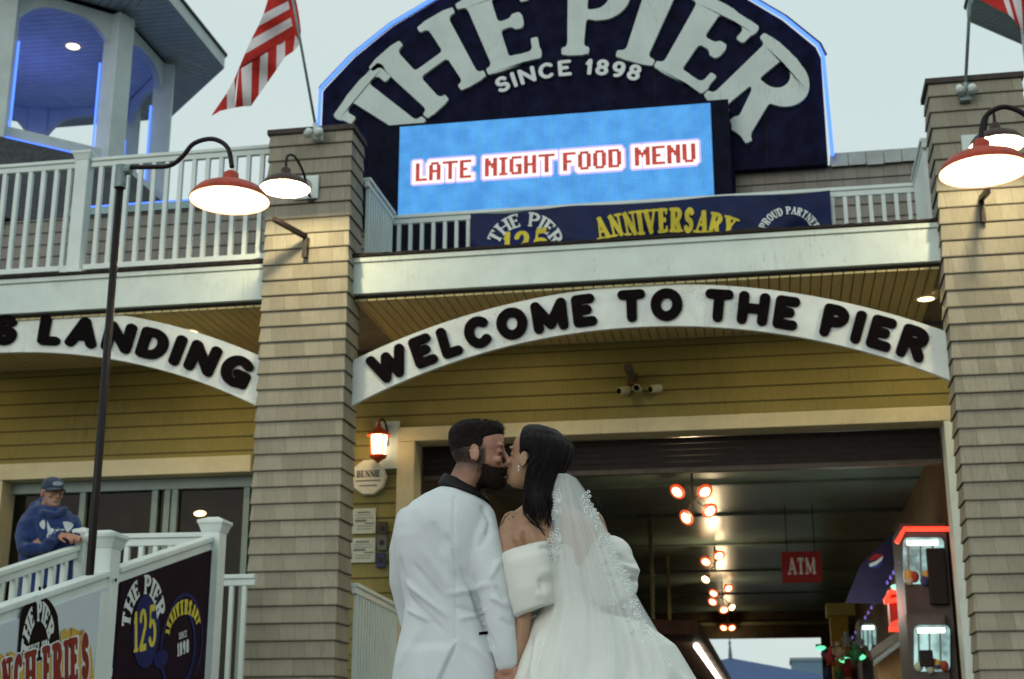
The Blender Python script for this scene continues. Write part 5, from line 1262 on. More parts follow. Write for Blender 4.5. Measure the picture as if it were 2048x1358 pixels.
def shell(o, fn, name, mat, parent, jit=.002, jsc=90, dirn=None, off=.0006):
    """hair or beard: the part of the surface where fn gives a thickness, lifted off the skin"""
    me = o.data; co = coords(me); no = normals(me); zmin = co[:,2].max()-.36
    th = [fn(Vector(c)) if c[2] > zmin else 0 for c in co]; mb = MB(); idx = {}
    for p in me.polygons:
        vs = p.vertices
        if any(th[i] > .0004 for i in vs):
            ids = []
            for i in vs:
                if i not in idx:
                    c = Vector(co[i]); nv = Vector(no[i]); t = th[i]; nn = mnoise.noise(c*jsc)*.5 + mnoise.noise(c*jsc*2.3)*.5
                    d = nv if dirn is None else (nv + Vector(dirn)*min(1, t*40)).normalized()
                    idx[i] = len(mb.v); mb.v.append(tuple(c + d*(off + max(0, t) + (jit*nn*min(1, t/.004) if t > 0 else -.0012))))
                ids.append(idx[i])
            mb.face(ids)
    return mb.build(name, mat, parent, smooth=True)
def blades(o, sh, count, ln, lean, r, name, mat, parent, pick=None, seed=1):
    """single hairs standing on a shell"""
    co = coords(sh.data); no = normals(sh.data); rg = random.Random(seed); mb = MB(); n = 0; tr_ = 0
    while n < count and tr_ < count*30:
        tr_ += 1; i = rg.randrange(len(co)); c = Vector(co[i]); nv = Vector(no[i])
        if pick and not pick(c): continue
        d = (nv*.55 + Vector(lean(c)) + Vector((rg.uniform(-.3,.3), rg.uniform(-.3,.3), rg.uniform(-.3,.3)))).normalized(); l = ln*rg.uniform(.6, 1.25)
        c = c - nv*.002; mb.tube([c, c+d*l*.55, c+(d+Vector(lean(c))*.5).normalized()*l], [r, r*.8, r*.15], 3, caps=False); n += 1
    return mb.build(name, mat, parent)
def sm(a, b, x): t = max(0, min(1, (x-a)/(b-a))); return t*t*(3-2*t)
def wrinkle(o, folds, extra=None):
    """push cloth in or out along fold lines given in photo points; only the side turned to the camera"""
    me = o.data; C = coords(me).astype(float); Nn = normals(me).astype(float); off = np.zeros(len(C))
    S = lambda a, b, x: (lambda t: t*t*(3-2*t))(np.clip((x-a)/(b-a), 0, 1))
    for (A, B, wd, amp) in folds:
        ax, az = A; bx, bz = B; dx, dz = bx-ax, bz-az; L2 = dx*dx+dz*dz; u = ((C[:,0]-ax)*dx+(C[:,2]-az)*dz)/L2
        s = ((C[:,0]-ax)*dz-(C[:,2]-az)*dx)/math.sqrt(L2); off += 1.45*amp*S(-.15, .25, u)*S(1.15, .75, u)*np.exp(-(s/wd)**2)
    fac = S(.25, -.35, Nn[:,1])
    if extra:
        for i in np.nonzero(fac > 0)[0]: off[i] += extra(Vector(C[i]))
    C += Nn*(off*fac)[:,None]; me.vertices.foreach_set('co', C.astype(np.float32).ravel()); me.update()
def fl(px0, py0, px1, py1, wd, amp, dy=-.1): a, b = W(px0, py0, dy), W(px1, py1, dy); return ((a.x, a.z), (b.x, b.z), wd*.78, amp)
def fabric(name, col, rough=.75, var=.05, bs=500, bump=.15, sheen=.2, scale=5):
    m = M(name, col, rough, var, scale, bump, bs, spec=.25); b = m.node_tree.nodes['Principled BSDF']; b.inputs['Sheen Weight'].default_value = sheen; return m

# ---- groom
groom = thing('person', 'bearded man in a white dinner jacket kissing the bride', 'person', (W(915, 1300).x, YC, 0), 'people')
SK1 = skin('skin_ruddy', (.43, .235, .17), (.016, .011, .009)); SK2 = skin('skin_tan', (.38, .235, .15), (.03, .02, .02)); SK3 = skin('skin_weathered', (.40, .20, .13), (.25, .22, .2))
HAIR1 = M('hair_dark_brown', (.012, .0085, .007), .65, .5, 60, .8, 260, spec=.15); BEARD = M('beard_brown', (.024, .014, .010), .7, .6, 120, .8, 400, spec=.12)
gh = Head(W(1013.5, 944), (.101, 0, .0555), rad(9), rad(-1), .935)
b = MB(); gh.build(b, W(915, 1000, .0), .060)
b.loft([sring(W(893, 985), W(935, 985), .05), sring(W(850, 1015), W(975, 1022), .08), sring(W(822, 1060), W(968, 1060), .085), sring(W(828, 1150), W(952, 1150), .075), sring(W(836, 1230), W(950, 1230), .075), sring(W(822, 1350), W(980, 1350), .09), sring(W(815, 1480), W(985, 1480), .09)])
b.tube([W(962, 1045, -.03), W(985, 1170, -.07), W(1012, 1318, -.08)], [.045, .04, .027], 14, hemi=True)
b.tube([W(822, 1050, .02), W(812, 1165, .06), W(845, 1300, .15)], [.045, .04, .027], 14, hemi=True)
hand(b, W(1014, 1326, -.085), (.06, .02, -1), (-.25, -1, 0), -1, .42)
hand(b, W(847, 1310, .155), (.3, .2, -1), (-.5, 1, 0), 1, .4)
for sx in (-1, 1): hx = (W(800, 1480).x+W(1000, 1480).x)/2 + sx*.078; b.tube([(hx, YC, .84), (hx+sx*.01, YC-.01, .48), (hx+sx*.015, YC+.02, .09)], [.085, .055, .04], 14, hemi=True)
gb = b.build('body', SK1, groom); remesh(gb, .0038, 4)
def fade(co):
    f, q, u = gh.loc(co)
    if u < -.04 or u > .24: return 0
    ear = sm(.073, .078, abs(q))*sm(-.04, -.03, f)*sm(.02, .01, f)*sm(.145, .135, u)*sm(.06, .07, u)
    hl = .012 + .060*sm(.165, .20, u)                           # sideburn and temple line
    h = sm(.005, .105, u)*sm(hl+.016, hl-.014, f)*(1-ear)
    jaw = sm(-.03, .03, f + .25*max(0, .05-u))*sm(.095, .060, u + .30*max(0, f-.03))*sm(-.04, -.015, u)*(1-ear)
    burn = sm(-.012, .0, f)*sm(.034, .020, f)*sm(.15, .12, u)*sm(.02, .05, u)*(1-ear)
    return min(1, max(h*1.0, jaw*.9, burn*.9))
setattr_f(gb, 'stubble', fade, 1.45)
def ghair(co):
    f, q, u = gh.loc(co)
    if u < .09: return 0
    ear = sm(.073, .078, abs(q))*sm(-.04, -.03, f)*sm(.02, .01, f)*sm(.145, .135, u)
    hl = .014 + .066*sm(.162, .197, u)
    line = sm(hl+.004, hl-.008, f)*(1-ear)
    t = sm(.115, .20, u + .12*max(0, -f-.03))
    return line*t*(.0028 + .0065*sm(.16, .205, u) + .011*sm(.02, .07, f)*sm(.185, .215, u))
hs = shell(gb, ghair, 'hair', HAIR1, groom, .0035, 110, (gh.F*.3 + Vector((0, 0, .25))))
blades(gb, hs, 700, .011, lambda c: gh.F*.95 + Vector((0, 0, .30)), .0008, 'hair_tips', HAIR1, groom, lambda c: c.y < YC+.06 and gh.loc(c)[2] > .185)
blades(gb, hs, 900, .0045, lambda c: gh.F*-.3 + Vector((0, 0, -.8)), .0006, 'hair_tips', HAIR1, groom, lambda c: c.y < YC+.06 and gh.loc(c)[2] < .19, 3)
def gbeard(co):
    f, q, u = gh.loc(co)
    if u > .10 or u < -.04: return 0
    lip = math.exp(-((u-.0555)/.0085)**2 - (q/.022)**2)*sm(.085, .095, f)
    top = .074 + .012*sm(.05, .02, f) - .004*sm(.085, .07, f)
    m = sm(top, top-.022, u)*sm(.0, .045, f + .5*max(0, .04-u))*sm(-.03, -.008, u)*(1-lip)
    return max(0, m-.06)*(.0022 + .0075*sm(.05, .0, u)*sm(.03, .075, f))
bs_ = shell(gb, gbeard, 'beard', BEARD, groom, .004, 150)
blades(gb, bs_, 1100, .0065, lambda c: Vector((0, 0, -.7)) + gh.F*.2, .0006, 'beard_tips', BEARD, groom, lambda c: c.y < YC+.06, 2)
b = MB()
for q in (-1, 1): b.tube([gh.p(.089, q*.014, .149), gh.p(.087, q*.030, .154), gh.p(.074, q*.049, .147)], [.0035, .0045, .002], 8, hemi=True)
b.build('eyebrows', HAIR1, groom, smooth=True)
b = MB()
for q in (-1, 1): b.tube([gh.p(.0845, q*.022, .1175), gh.p(.083, q*.033, .1155), gh.p(.0755, q*.0445, .118)], [.0012, .0022, .001], 6, hemi=True)
b.build('eyelashes', HAIR1, groom, smooth=True)
# jacket
JW = fabric('white_wool', (.70, .76, .79), .85, .05, 900, .45)
b = MB()
rows = [(972,892,934,.055,.045),(980,876,950,.085,.065),(992,853,966,.105,.085),(1008,830,980,.12,.10),(1030,808,988,.135,.11),(1055,795,988,.142,.12),(1080,790,984,.145,.125),(1120,795,978,.14,.125),(1165,805,974,.132,.12),(1215,813,976,.128,.12),(1250,809,984,.132,.12),(1300,798,999,.14,.125),(1358,791,1009,.15,.13),(1420,785,1017,.155,.13),(1480,781,1021,.155,.13)]
b.loft([sring(W(l, y), W(r, y+ (6 if y < 1000 else 2)), d, 40, 2.5, bk) for y, l, r, d, bk in rows])
b.tube([W(962, 1036, -.035), W(966, 1075, -.055), W(978, 1140, -.075), W(990, 1190, -.085), W(1000, 1245, -.09), W(1010, 1300, -.09), W(1014, 1322, -.088)], [.050, .056, .057, .053, .051, .042, .036], 22, hemi=True)
b.tube([W(822, 1045, .01), W(812, 1100, .04), W(812, 1165, .07), W(826, 1240, .12), W(843, 1300, .15)], [.055, .058, .054, .046, .038], 20, hemi=True)
jk = b.build('jacket', JW, groom); remesh(jk, .0046, 9, .55)
va, vb = W(911, 1279, -.15), W(874, 1366, -.15)
def jx(co):
    s = 0
    # centre seam and overlapping vent
    cs = W(906, 990, -.14), W(911, 1279, -.14)
    u = (cs[0].z-co.z)/(cs[0].z-cs[1].z)
    if 0 < u < 1: x = cs[0].x+(cs[1].x-cs[0].x)*u; s -= .0035*math.exp(-((co.x-x)/.006)**2)
    if co.z < va.z:
        x = va.x+(vb.x-va.x)*(va.z-co.z)/(va.z-vb.z); e = sm(0, .04, va.z-co.z); s += .012*e*sm(.004, -.004, co.x-x)*sm(-.25, -.05, co.x-x) - .006*e*math.exp(-((co.x-x-.006)/.006)**2)
    s += .0035*mnoise.noise(Vector((co.x*9, 1, co.z*6))) + .0018*mnoise.noise(Vector((co.x*24, 2, co.z*14)))
    return s
wrinkle(jk, [fl(898,1075,940,1170,.013,-.010), fl(940,1170,966,1245,.010,-.012), fl(966,1245,990,1300,.010,-.010), fl(905,1085,918,1150,.03,.006),
    fl(800,1120,812,1215,.012,-.008), fl(806,1160,900,1235,.012,.007), fl(808,1185,890,1262,.011,-.006), fl(812,1218,870,1245,.010,.006), fl(830,1130,890,1200,.014,-.005), fl(850,1100,905,1180,.02,.004),
    fl(900,1190,985,1170,.014,.005), fl(915,1215,970,1232,.012,-.006), fl(920,1240,975,1222,.011,.005), fl(1000,1120,985,1160,.012,.006), fl(995,1175,1015,1200,.010,-.006), fl(985,1195,1018,1215,.011,.006), fl(1005,1240,1028,1255,.010,-.005),
    fl(962,1012,978,1040,.010,-.006), fl(978,1040,976,1072,.010,-.006), fl(835,1010,870,1060,.03,.004), fl(870,1045,895,1110,.016,-.006), fl(840,1260,800,1340,.02,.005), fl(930,1290,985,1352,.016,-.006), fl(950,1290,1003,1350,.014,.006), fl(985,1050,960,1100,.016,-.005)], jx)
jk.data.update()
def surf(o): me = o.data; return BVHTree.FromPolygons(coords(me).tolist(), [tuple(p.vertices) for p in me.polygons])
def onto(bv, px, py, lift=.003):
    d = Vector(ray(px, py)).normalized(); h = bv.ray_cast(Vector(CAM), d)
    return (h[0] - d*lift) if h[0] else W(px, py, -.15)
bj = surf(jk); b = MB()
pk = [(958,1264.5),(964,1263.5),(970,1263),(975,1262.5),(975,1268),(970,1268.5),(964,1269),(958,1270)]
b.prism([onto(bj, *p, .004) for p in pk], (0, .008, 0)); b.build('pocket_welt', SIGNB, jk, fixn=True)
# black collar and lapel edge, shirt
CB = fabric('black_satin_collar', (.006, .005, .006), .6, .2, 400, .1, .0)
b = MB(); n = 40; rg = []
for (l, r, d, bk, dz) in (((873,977),(985,1008),.098,.10,0), ((878,966),(978,997),.090,.095,0), ((888,949),(954,974),.068,.08,0), ((891,947),(949,971),.060,.07,0), ((893,958),(946,981),.052,.06,0)):
    rg.append(sring(W(*l), W(*r), d, n, 2.2, bk))
b.loft(rg, True, True); cl = b.build('shirt_collar', CB, groom, smooth=True); m_ = cl.modifiers.new('s', 'SUBSURF'); m_.levels = 1; m_.render_levels = 1
b = MB(); b.loft([sring(W(966, 1005, .09), W(980, 1003, .04), .01), sring(W(980, 1090, .13), W(992, 1090, .08), .01)]); b.build('lapel', CB, groom)
TR = fabric('black_trouser', (.015, .014, .016), .7, .2, 300)
b = MB(); cx_ = (W(800, 1480).x+W(1000, 1480).x)/2
b.loft([sring((cx_-.15, YC, .93), (cx_+.15, YC, .93), .095), sring((cx_-.17, YC, .84), (cx_+.17, YC, .84), .11)])
for sx in (-1, 1): b.tube([(cx_+sx*.080, YC, .86), (cx_+sx*.09, YC-.012, .5), (cx_+sx*.10, YC+.01, .07)], [.09, .08, .075], 18)
tr = b.build('trousers', TR, groom); remesh(tr, .010, 3)
for sx in (-1, 1):
    b = MB(); x = cx_+sx*.10; b.loft([[(x-w_, y0, z) for w_, y0, z in ((.045,YC-.08,.0),(-.045,YC-.08,.0),(-.05,YC+.2,.0),(.05,YC+.2,.0))], [(x-w_, y0, z) for w_, y0, z in ((.04,YC-.07,.075),(-.04,YC-.07,.075),(-.04,YC+.16,.05),(.04,YC+.16,.05))]]); b.build('shoe', SIGNB, groom, bevel=.015)

# ---- bride
bride = thing('person', 'bride with long dark hair in an off-shoulder white gown and lace veil', 'person', (W(1150, 1300).x, YC, 0), 'people')
bh = Head(W(1017.5, 943.5), (.099, 0, .0555), rad(180-24), rad(15), .875, 0, True)
b = MB(); bh.build(b, W(1088, 1022, .03), .047)
b.loft([sring(W(1060, 1000, .03), W(1112, 1003, .03), .045), sring(W(1040, 1016, .02), W(1150, 1018, .02), .055), sring(W(1014, 1034, .01), W(1188, 1034, .01), .07), sring(W(1004, 1056), W(1200, 1056), .082), sring(W(1004, 1085), W(1196, 1085), .088), sring(W(1066, 1130), W(1178, 1130), .08), sring(W(1082, 1180), W(1168, 1180), .075), sring(W(1096, 1230), W(1168, 1230), .075), sring(W(1085, 1330), W(1185, 1330), .09), sring(W(1080, 1450), W(1185, 1450), .09)])
b.tube([W(1026, 1046, -.015), W(1018, 1075, -.025), W(1019, 1120, -.035), W(1034, 1195, -.055), W(1046, 1232, -.06), W(1042, 1275, -.07), W(1030, 1322, -.075)], [.040, .043, .040, .034, .030, .027, .020], 16, hemi=True)
b.tube([W(1184, 1046, .02), W(1210, 1120, .05), W(1225, 1190, .10), W(1190, 1260, .2)], [.042, .038, .033, .024], 16, hemi=True)
hand(b, W(1028, 1326, -.07), (-.16, -.02, -1), (.4, -.9, 0), 1, .45, .86)
hand(b, W(1188, 1266, .205), (-.5, .3, -.8), (0, 1, 0), -1, .4, .86)
for sx in (-1, 1): hx = W(1118, 1450).x + sx*.08; b.tube([(hx, YC, .85), (hx, YC, .48), (hx, YC+.01, .08)], [.085, .052, .035], 14, hemi=True)
bb = b.build('body', SK2, bride); remesh(bb, .0038, 3)
# shoulder-blade crease and small tattoo marks
wrinkle(bb, [fl(1044,1062,1049,1100,.007,-.009,-.09), fl(1030,1062,1036,1098,.02,.004,-.09), fl(1062,1058,1072,1095,.02,.004,-.09)]); bb.data.update()
TAT = [(1004,1046,4.4),(1007,1041,3.8),(1010,1035,4.2),(1014,1031,3.6),(1018,1027,3.8),(1002,1050,3.2),(1030,1021,4.2),(1035,1017,3.6),(1026,1034,2.8),(1018,1038,2.6),(1039,1015,3)]
bvb = surf(bb); TV = [Vector(onto(bvb, x, y, 0)) for x, y, r in TAT]
setattr_f(bb, 'stubble', lambda co: max([0] + [.85*sm(r*.0017, r*.0008, (co-t).length) for t, (x, y, r) in zip(TV, TAT)]), 1.3)
HAIR2 = M('hair_black', (.0065, .004, .0045), .5, .6, 40, .7, 240, stretch=(3, 3, .35), spec=.22)
def bhair(co):
    f, q, u = bh.loc(co)
    if u < .0: return 0
    ear = sm(.071, .075, abs(q))*sm(-.04, -.034, f)*sm(.014, .008, f)*sm(.145, .138, u)
    hl = -.030 + .048*sm(.105, .135, u) + .016*sm(.15, .19, u) - .5*max(0, abs(q)-.05)*sm(.15, .19, u)
    return sm(hl+.006, hl-.008, f)*(1-ear)*sm(.03, .06, u)*(.008 + .008*sm(.12, .18, u))
shell(bb, bhair, 'hair_crown', HAIR2, bride, .003, 40)
b = MB(); rr = random.Random(5)
def skull(u, t, off):
    f, bk, w = np.interp(u, HZ, HF), np.interp(u, HZ, HB), np.interp(u, HZ, HWD); c, h = (f+bk)/2, (f-bk)/2
    return bh.p(c+(h+off)*math.cos(t), (w+off)*math.sin(t), u)
for i in range(330):                                            # long locks combed over the crown and down the back
    t = rad(90 + 166*(i/330)) + rr.uniform(-.04, .04); w = rr.random(); bk_ = max(0, 1-i/110); th = .016 + .012*rr.random() + .016*sm(100, 170, math.degrees(t))
    P = [bh.p(.012 + .02*math.cos(t), .02*math.sin(t), .242 + .004*w), skull(.224, t, th*.6), skull(.200, t+.14*bk_, th), skull(.165, t+.34*bk_, th), skull(.125, max(t+.52*bk_, 1.66), th)]
    s = sm(84, 220, math.degrees(t))                             # 0 at the near temple, 1 behind
    P.append(skull(.085, max(t+.1, 2.05), th+.005))
    x3 = 1052 + 64*s + 10*(w-.5); end = 1012 + 60*rr.random()*(.35+.65*s)
    last = P[-1]; ymid = 985
    P += [W(1051 + 62*s + 6*(w-.5), ymid, -.055-.045*math.sin(PI*min(1, s*1.1))), W(x3+1, (ymid+end)/2, -.075-.03*math.sin(PI*s)-.008*w), W(x3 + 12*(w-.4), end, -.098-.012*w)]
    Q = spath(P, 4); n_ = len(Q); b.tube(Q, [.0038 + .0038*sm(0, .4, k/n_) - .0068*sm(.6, 1, k/n_) for k in range(n_)], 5, caps=False, flat=.6)
for (pts) in ([(1066,925),(1058,955),(1050,988),(1046,1012),(1058,1040),(1090,1062)], [(1068,930),(1060,960),(1051,992),(1048,1010),(1063,1036),(1083,1050)], [(1068,925),(1061,960),(1056,1000),(1070,1040),(1090,1072)], [(1066,935),(1058,965),(1050,1000),(1060,1030)]):
    for k in range(5): b.tube(spath([W(x+rr.uniform(-2,3), y+rr.uniform(-2,2), -.05-.035*min(1, (y-900)/90)-(.012 if y > 1008 else 0)) for x, y in pts], 5), [.0045-.0042*j/(5*(len(pts)-1)) for j in range(5*(len(pts)-1)+1)], 5, caps=False)
b.build('long_hair', HAIR2, bride, smooth=True)
b = MB(); rr2 = random.Random(8)
for k in range(7): b.tube(spath([W(1176+3*k, 985+k, -.02), W(1192+2*k, 1000+3*k, -.03), W(1200-k, 1012+2*k, -.02), W(1206+2*k, 1018-2*k, -.01)], 5), [.0011]*16, 4)
for k in range(60):
    t = rad(rr2.uniform(112, 260)); u = rr2.uniform(.12, .225); p = skull(u, t, .020); q = skull(u-.02, t+rr2.uniform(-.1,.1), .034+rr2.uniform(0,.012)); w_ = skull(u-.05, t+rr2.uniform(-.15,.15), .030); b.tube([p, q, w_], [.0006, .0006, .0003], 3, caps=False)
b.build('loose_strands', HAIR2, bride)
b = MB()
for q in (-1, 1): b.tube([bh.p(.086, q*.014, .147), bh.p(.083, q*.030, .152), bh.p(.070, q*.048, .145)], [.0016, .0022, .001], 8, hemi=True)
b.build('eyebrows', HAIR2, bride, smooth=True); b = MB()
for q in (-1, 1): b.tube([bh.p(.087, q*.022, .1175), bh.p(.090, q*.034, .1155), bh.p(.080, q*.047, .119)], [.0012, .0022, .001], 6, hemi=True)
b.build('eyelashes', HAIR2, bride, smooth=True)
b = MB()
for sx in (-1, 1): c = bh.p(-.004, sx*.086, .076); b.ell(c, .005, .005, .006, 8, 6); b.ell(c-Vector((0, 0, .011)), .004, .004, .005, 8, 6)
b.build('earrings', M('earring_pearl', (.6, .6, .62), .2, .05), bride, smooth=True)
# gown
GWN = fabric('ivory_satin', (.72, .735, .69), .5, .03, 900, .06, .15, 4)
b = MB()
grow = [(1084,1058,1196,.100,.095),(1105,1050,1190,.106,.10),(1140,1052,1184,.104,.10),(1185,1066,1180,.10,.10),(1225,1080,1205,.105,.105),(1245,1063,1290,.13,.13),(1290,1047,1352,.19,.17),(1358,1028,1393,.27,.24),(1450,1000,1440,.36,.33),(1600,965,1510,.48,.45),(1800,925,1590,.58,.55),(1985,895,1650,.66,.62)]
b.loft([sring(W(l, y, .02), W(r, y, .02), d, 96, 2.2, bk) for y, l, r, d, bk in grow])
gw = b.build('gown', GWN, bride); remesh(gw, .008, 3)
z0 = W(1100, 1240).z
pleats = [(1058,1280,1040,1360,.014,-.010), (1075,1262,1068,1360,.02,.010), (1083,1268,1079,1358,.008,-.008), (1130,1270,1135,1360,.02,.008), (1160,1268,1178,1360,.02,-.010), (1200,1265,1238,1360,.022,.010), (1240,1262,1262,1300,.012,-.008), (1259,1298,1257,1360,.008,-.012), (1262,1290,1315,1358,.012,-.012), (1290,1290,1350,1358,.02,.012), (1310,1270,1375,1355,.014,-.008), (1244,1262,1259,1305,.006,-.008)]
wrinkle(gw, [fl(*p, -.16) for p in pleats], lambda co: .02*sm(z0-.12, z0-.6, co.z)*math.sin(math.atan2(co.y-YC, co.x-W(1150, 1300).x)*15) + .002*mnoise.noise(co*14))
gw.data.update()
b = MB(); n = 40
def slv(l, r, d, bk): return sring(W(*l, -.02), W(*r, -.02), d, n, 2.6, bk)
b.loft([slv((1004,1113),(1108,1083),.098,.09), slv((1006,1118),(1113,1092),.118,.10), slv((1011,1150),(1119,1127),.134,.10), slv((1019,1195),(1122,1170),.134,.10), slv((1030,1238),(1120,1208),.122,.09), slv((1034,1243),(1116,1212),.098,.085), slv((1040,1238),(1110,1206),.086,.08)], True, True)
sv = b.build('sleeve', GWN, bride); remesh(sv, .005, 3)
wrinkle(sv, [fl(1082,1175,1112,1160,.022,-.007), fl(1076,1190,1100,1196,.018,.004), fl(1080,1150,1112,1140,.018,.003), fl(1015,1130,1100,1108,.02,.003), fl(1085,1160,1090,1185,.012,-.004), fl(1082,1098,1105,1094,.010,-.006)], lambda co: .002*mnoise.noise(co*12)); sv.data.update()
b = MB(); b.ell(W(1218, 1116, .0), .080, .08, .075); b.ell(W(1236, 1142, -.005), .070, .075, .062); b.ell(W(1238, 1168, -.005), .064, .07, .05); b.ell(W(1205, 1152, .0), .085, .085, .1); b.ell(W(1208, 1098, .02), .055, .06, .045)
s2 = b.build('sleeve', GWN, bride); remesh(s2, .006, 4, .5)
wrinkle(s2, [fl(1222,1108,1270,1122,.009,-.012), fl(1228,1126,1274,1136,.010,.008), fl(1232,1152,1278,1158,.009,-.012), fl(1225,1170,1272,1178,.009,.008)]); s2.data.update()
# veil
def veil_mat(name, alpha, col=(.90, .93, .92)):
    m, nt, bs = newmat(name); N = nt.nodes.new; L = nt.links.new; out = nt.nodes['Material Output']
    d = N('ShaderNodeBsdfDiffuse'); d.inputs['Color'].default_value = (*col, 1); tl = N('ShaderNodeBsdfTranslucent'); tl.inputs['Color'].default_value = (*col, 1)
    ms = N('ShaderNodeMixShader'); ms.inputs['Fac'].default_value = .35; L(d.outputs[0], ms.inputs[1]); L(tl.outputs[0], ms.inputs[2])
    tp_ = N('ShaderNodeBsdfTransparent'); m2 = N('ShaderNodeMixShader')
    t = N('ShaderNodeTexCoord'); n = N('ShaderNodeTexNoise'); n.inputs['Scale'].default_value = 420; L(t.outputs['Object'], n.inputs['Vector'])
    mr = N('ShaderNodeMapRange'); mr.inputs['From Min'].default_value = .35; mr.inputs['From Max'].default_value = .65; mr.inputs['To Min'].default_value = alpha-.03; mr.inputs['To Max'].default_value = alpha+.03; L(n.outputs['Fac'], mr.inputs['Value'])
    L(mr.outputs['Result'], m2.inputs['Fac']); L(tp_.outputs[0], m2.inputs[1]); L(ms.outputs[0], m2.inputs[2]); L(m2.outputs[0], out.inputs['Surface']); return m
bvs = [surf(o_) for o_ in (gw, sv, s2, bb)]
VL = [(947,1113),(952,1110),(966,1104),(985,1101),(1010,1099),(1050,1099),(1080,1098),(1140,1103),(1211,1109),(1260,1096),(1308,1082),(1358,1066),(1450,1040),(1600,1000)]
VR = [(948,1136),(955,1152),(980,1170),(1020,1191),(1065,1216),(1114,1238),(1188,1272),(1217,1288),(1290,1332),(1358,1358),(1450,1390),(1600,1440)]
def edge_at(E_, y): return float(np.interp(y, [e[0] for e in E_], [e[1] for e in E_]))
def veil_raw(s, y, layer=0):
    l, r = edge_at(VL, y), edge_at(VR, y); x = l+(r-l)*s
    u = (y-947)/400
    dep = -.135 - .05*sm(0, .25, u) - .075*sm(.5, 1.1, u) - .25*sm(1.0, 1.7, u)
    dep += .09*(2*s-1)**2*(1-.2*u)
    d_ = Vector(ray(x, y)).normalized(); hit = [h[0].y-YC for h in (q.ray_cast(Vector(CAM), d_) for q in bvs) if h[0]]
    if hit: dep = min(dep, min(hit)-.022)
    return x, y, dep, u, s
def veil_fin(x, y, dep, u, s, layer):
    if layer: dep += .008
    gat = s + .03*math.sin(s*9+layer)
    f = (.003+.007*min(1, u*1.6))
    dep += f*(1.3*math.sin(gat*17+layer*2+u*1.5) + .8*math.sin(gat*29+1.3*layer+u*2) + .3*math.sin(gat*61+u*3))
    return W(x, y, dep)
def veil_pt(s, y, layer=0): return veil_fin(*veil_raw(s, y, layer), layer)
for layer, al in ((0, .40), (1, .42)):
    b = MB(); ys = list(np.linspace(947, 1130, 40)) + list(np.linspace(1136, 1640, 60))
    s0, s1 = (0, 1) if layer == 0 else (.10, .93)
    raw = [[veil_raw(s0+(s1-s0)*i/150, y, layer) for i in range(151)] for y in ys]; D = np.array([[q[2] for q in r] for r in raw])
    for _ in range(14):                                        # the cloth bridges the hollows it hangs over
        E2 = np.pad(D, 1, mode='edge'); D = np.minimum(D, (E2[:-2,1:-1]+E2[2:,1:-1]+E2[1:-1,:-2]+E2[1:-1,2:])/4 + .0004)
    b.grid([[veil_fin(q[0], q[1], D[j, i], q[3], q[4], layer) for i, q in enumerate(r)] for j, r in enumerate(raw)]); vo = b.build('veil', veil_mat('tulle_%d' % layer, al), bride, smooth=True)
    if layer == 0: v0 = vo
bv = surf(v0)
def lace_pt(x, y, lift=.004):
    d = Vector(ray(x, y)).normalized(); h = bv.ray_cast(Vector(CAM), d)
    if h[0]: return h[0]-d*lift
    s = 0 if abs(x-edge_at(VL, y)) < abs(x-edge_at(VR, y)) else 1
    p = veil_pt(s, y); return W(x, y, p.y-YC) - Vector((0, lift, 0))
LACE = fabric('lace_thread', (.72, .78, .78), .8, .03)
b = MB()
def loopx(cx, cy, ang, ln, wd, r=.0013):
    pts = []
    for k in range(15):
        t = 2*PI*k/14; a_ = ln*(.5-.5*math.cos(t)); w_ = wd*math.sin(t)*(.4+.6*(.5-.5*math.cos(t)))
        pts.append(lace_pt(cx+a_*math.cos(ang)-w_*math.sin(ang), cy+a_*math.sin(ang)+w_*math.cos(ang)))
    b.tube(pts, r, 5)
def fan(cx, cy, ang, R, n=5, sp=28, rim=True):
    for k in range(n): loopx(cx, cy, ang+rad(sp)*(k-(n-1)/2), R*(1-.06*abs(k-(n-1)/2)), R*.20)
    if rim:
        for k in range(n): g = ang+rad(sp)*(k-(n-1)/2); loopx(cx+R*.86*math.cos(g), cy+R*.86*math.sin(g), g, R*.34, R*.22, .0016)
fan(1121,1003,rad(196),21,5,30); fan(1116,1022,rad(150),16,3,30)
fan(1122,1082,rad(184),22,5,32); fan(1119,1108,rad(150),15,3,30)
for i, (x, y) in enumerate([(1166,992),(1174,1012),(1183,1032),(1193,1052),(1203,1073),(1213,1093),(1222,1113),(1232,1134),(1243,1156),(1255,1180),(1263,1203),(1270,1228),(1277,1252)]):
    fan(x-2, y, rad(20 + 24*math.sin(i*2.1)), 15 + 2*math.sin(i*1.7), 4, 34, i % 2 == 0)
    if i > 5: fan(x-13, y+6, rad(110 + 40*math.sin(i)), 9, 3, 34, False)
b.build('lace_trim', LACE, bride, smooth=True)
b = MB()                                                      # dense lace ground beneath the loops
for E_, s0, s1, ya, yb in ((VL, 0, .10, 985, 1030), (VL, 0, .09, 1068, 1120)): b.grid([[lace_pt(edge_at(E_, y)+(3 if i == 0 else 0)+26*i/10, y, .002) for i in range(11)] for y in np.linspace(ya, yb, 24)])
b.grid([[lace_pt(edge_at(VR, y)-24+22*i/10, y, .002) for i in range(11)] for y in np.linspace(1010, 1290, 70)])
b.build('lace_ground', veil_mat('lace_net', .30), bride, smooth=True)
b = MB(); rr = random.Random(4)
for i in range(26):
    y = rr.uniform(1170, 1355); x = edge_at(VR, y)-rr.uniform(2, 60); p = lace_pt(x, y, .004); b.ell(p, .0022, .0022, .0022, 6, 5)
b.build('veil_beads', M('bead', (.9, .95, .95), .1, .02), bride)

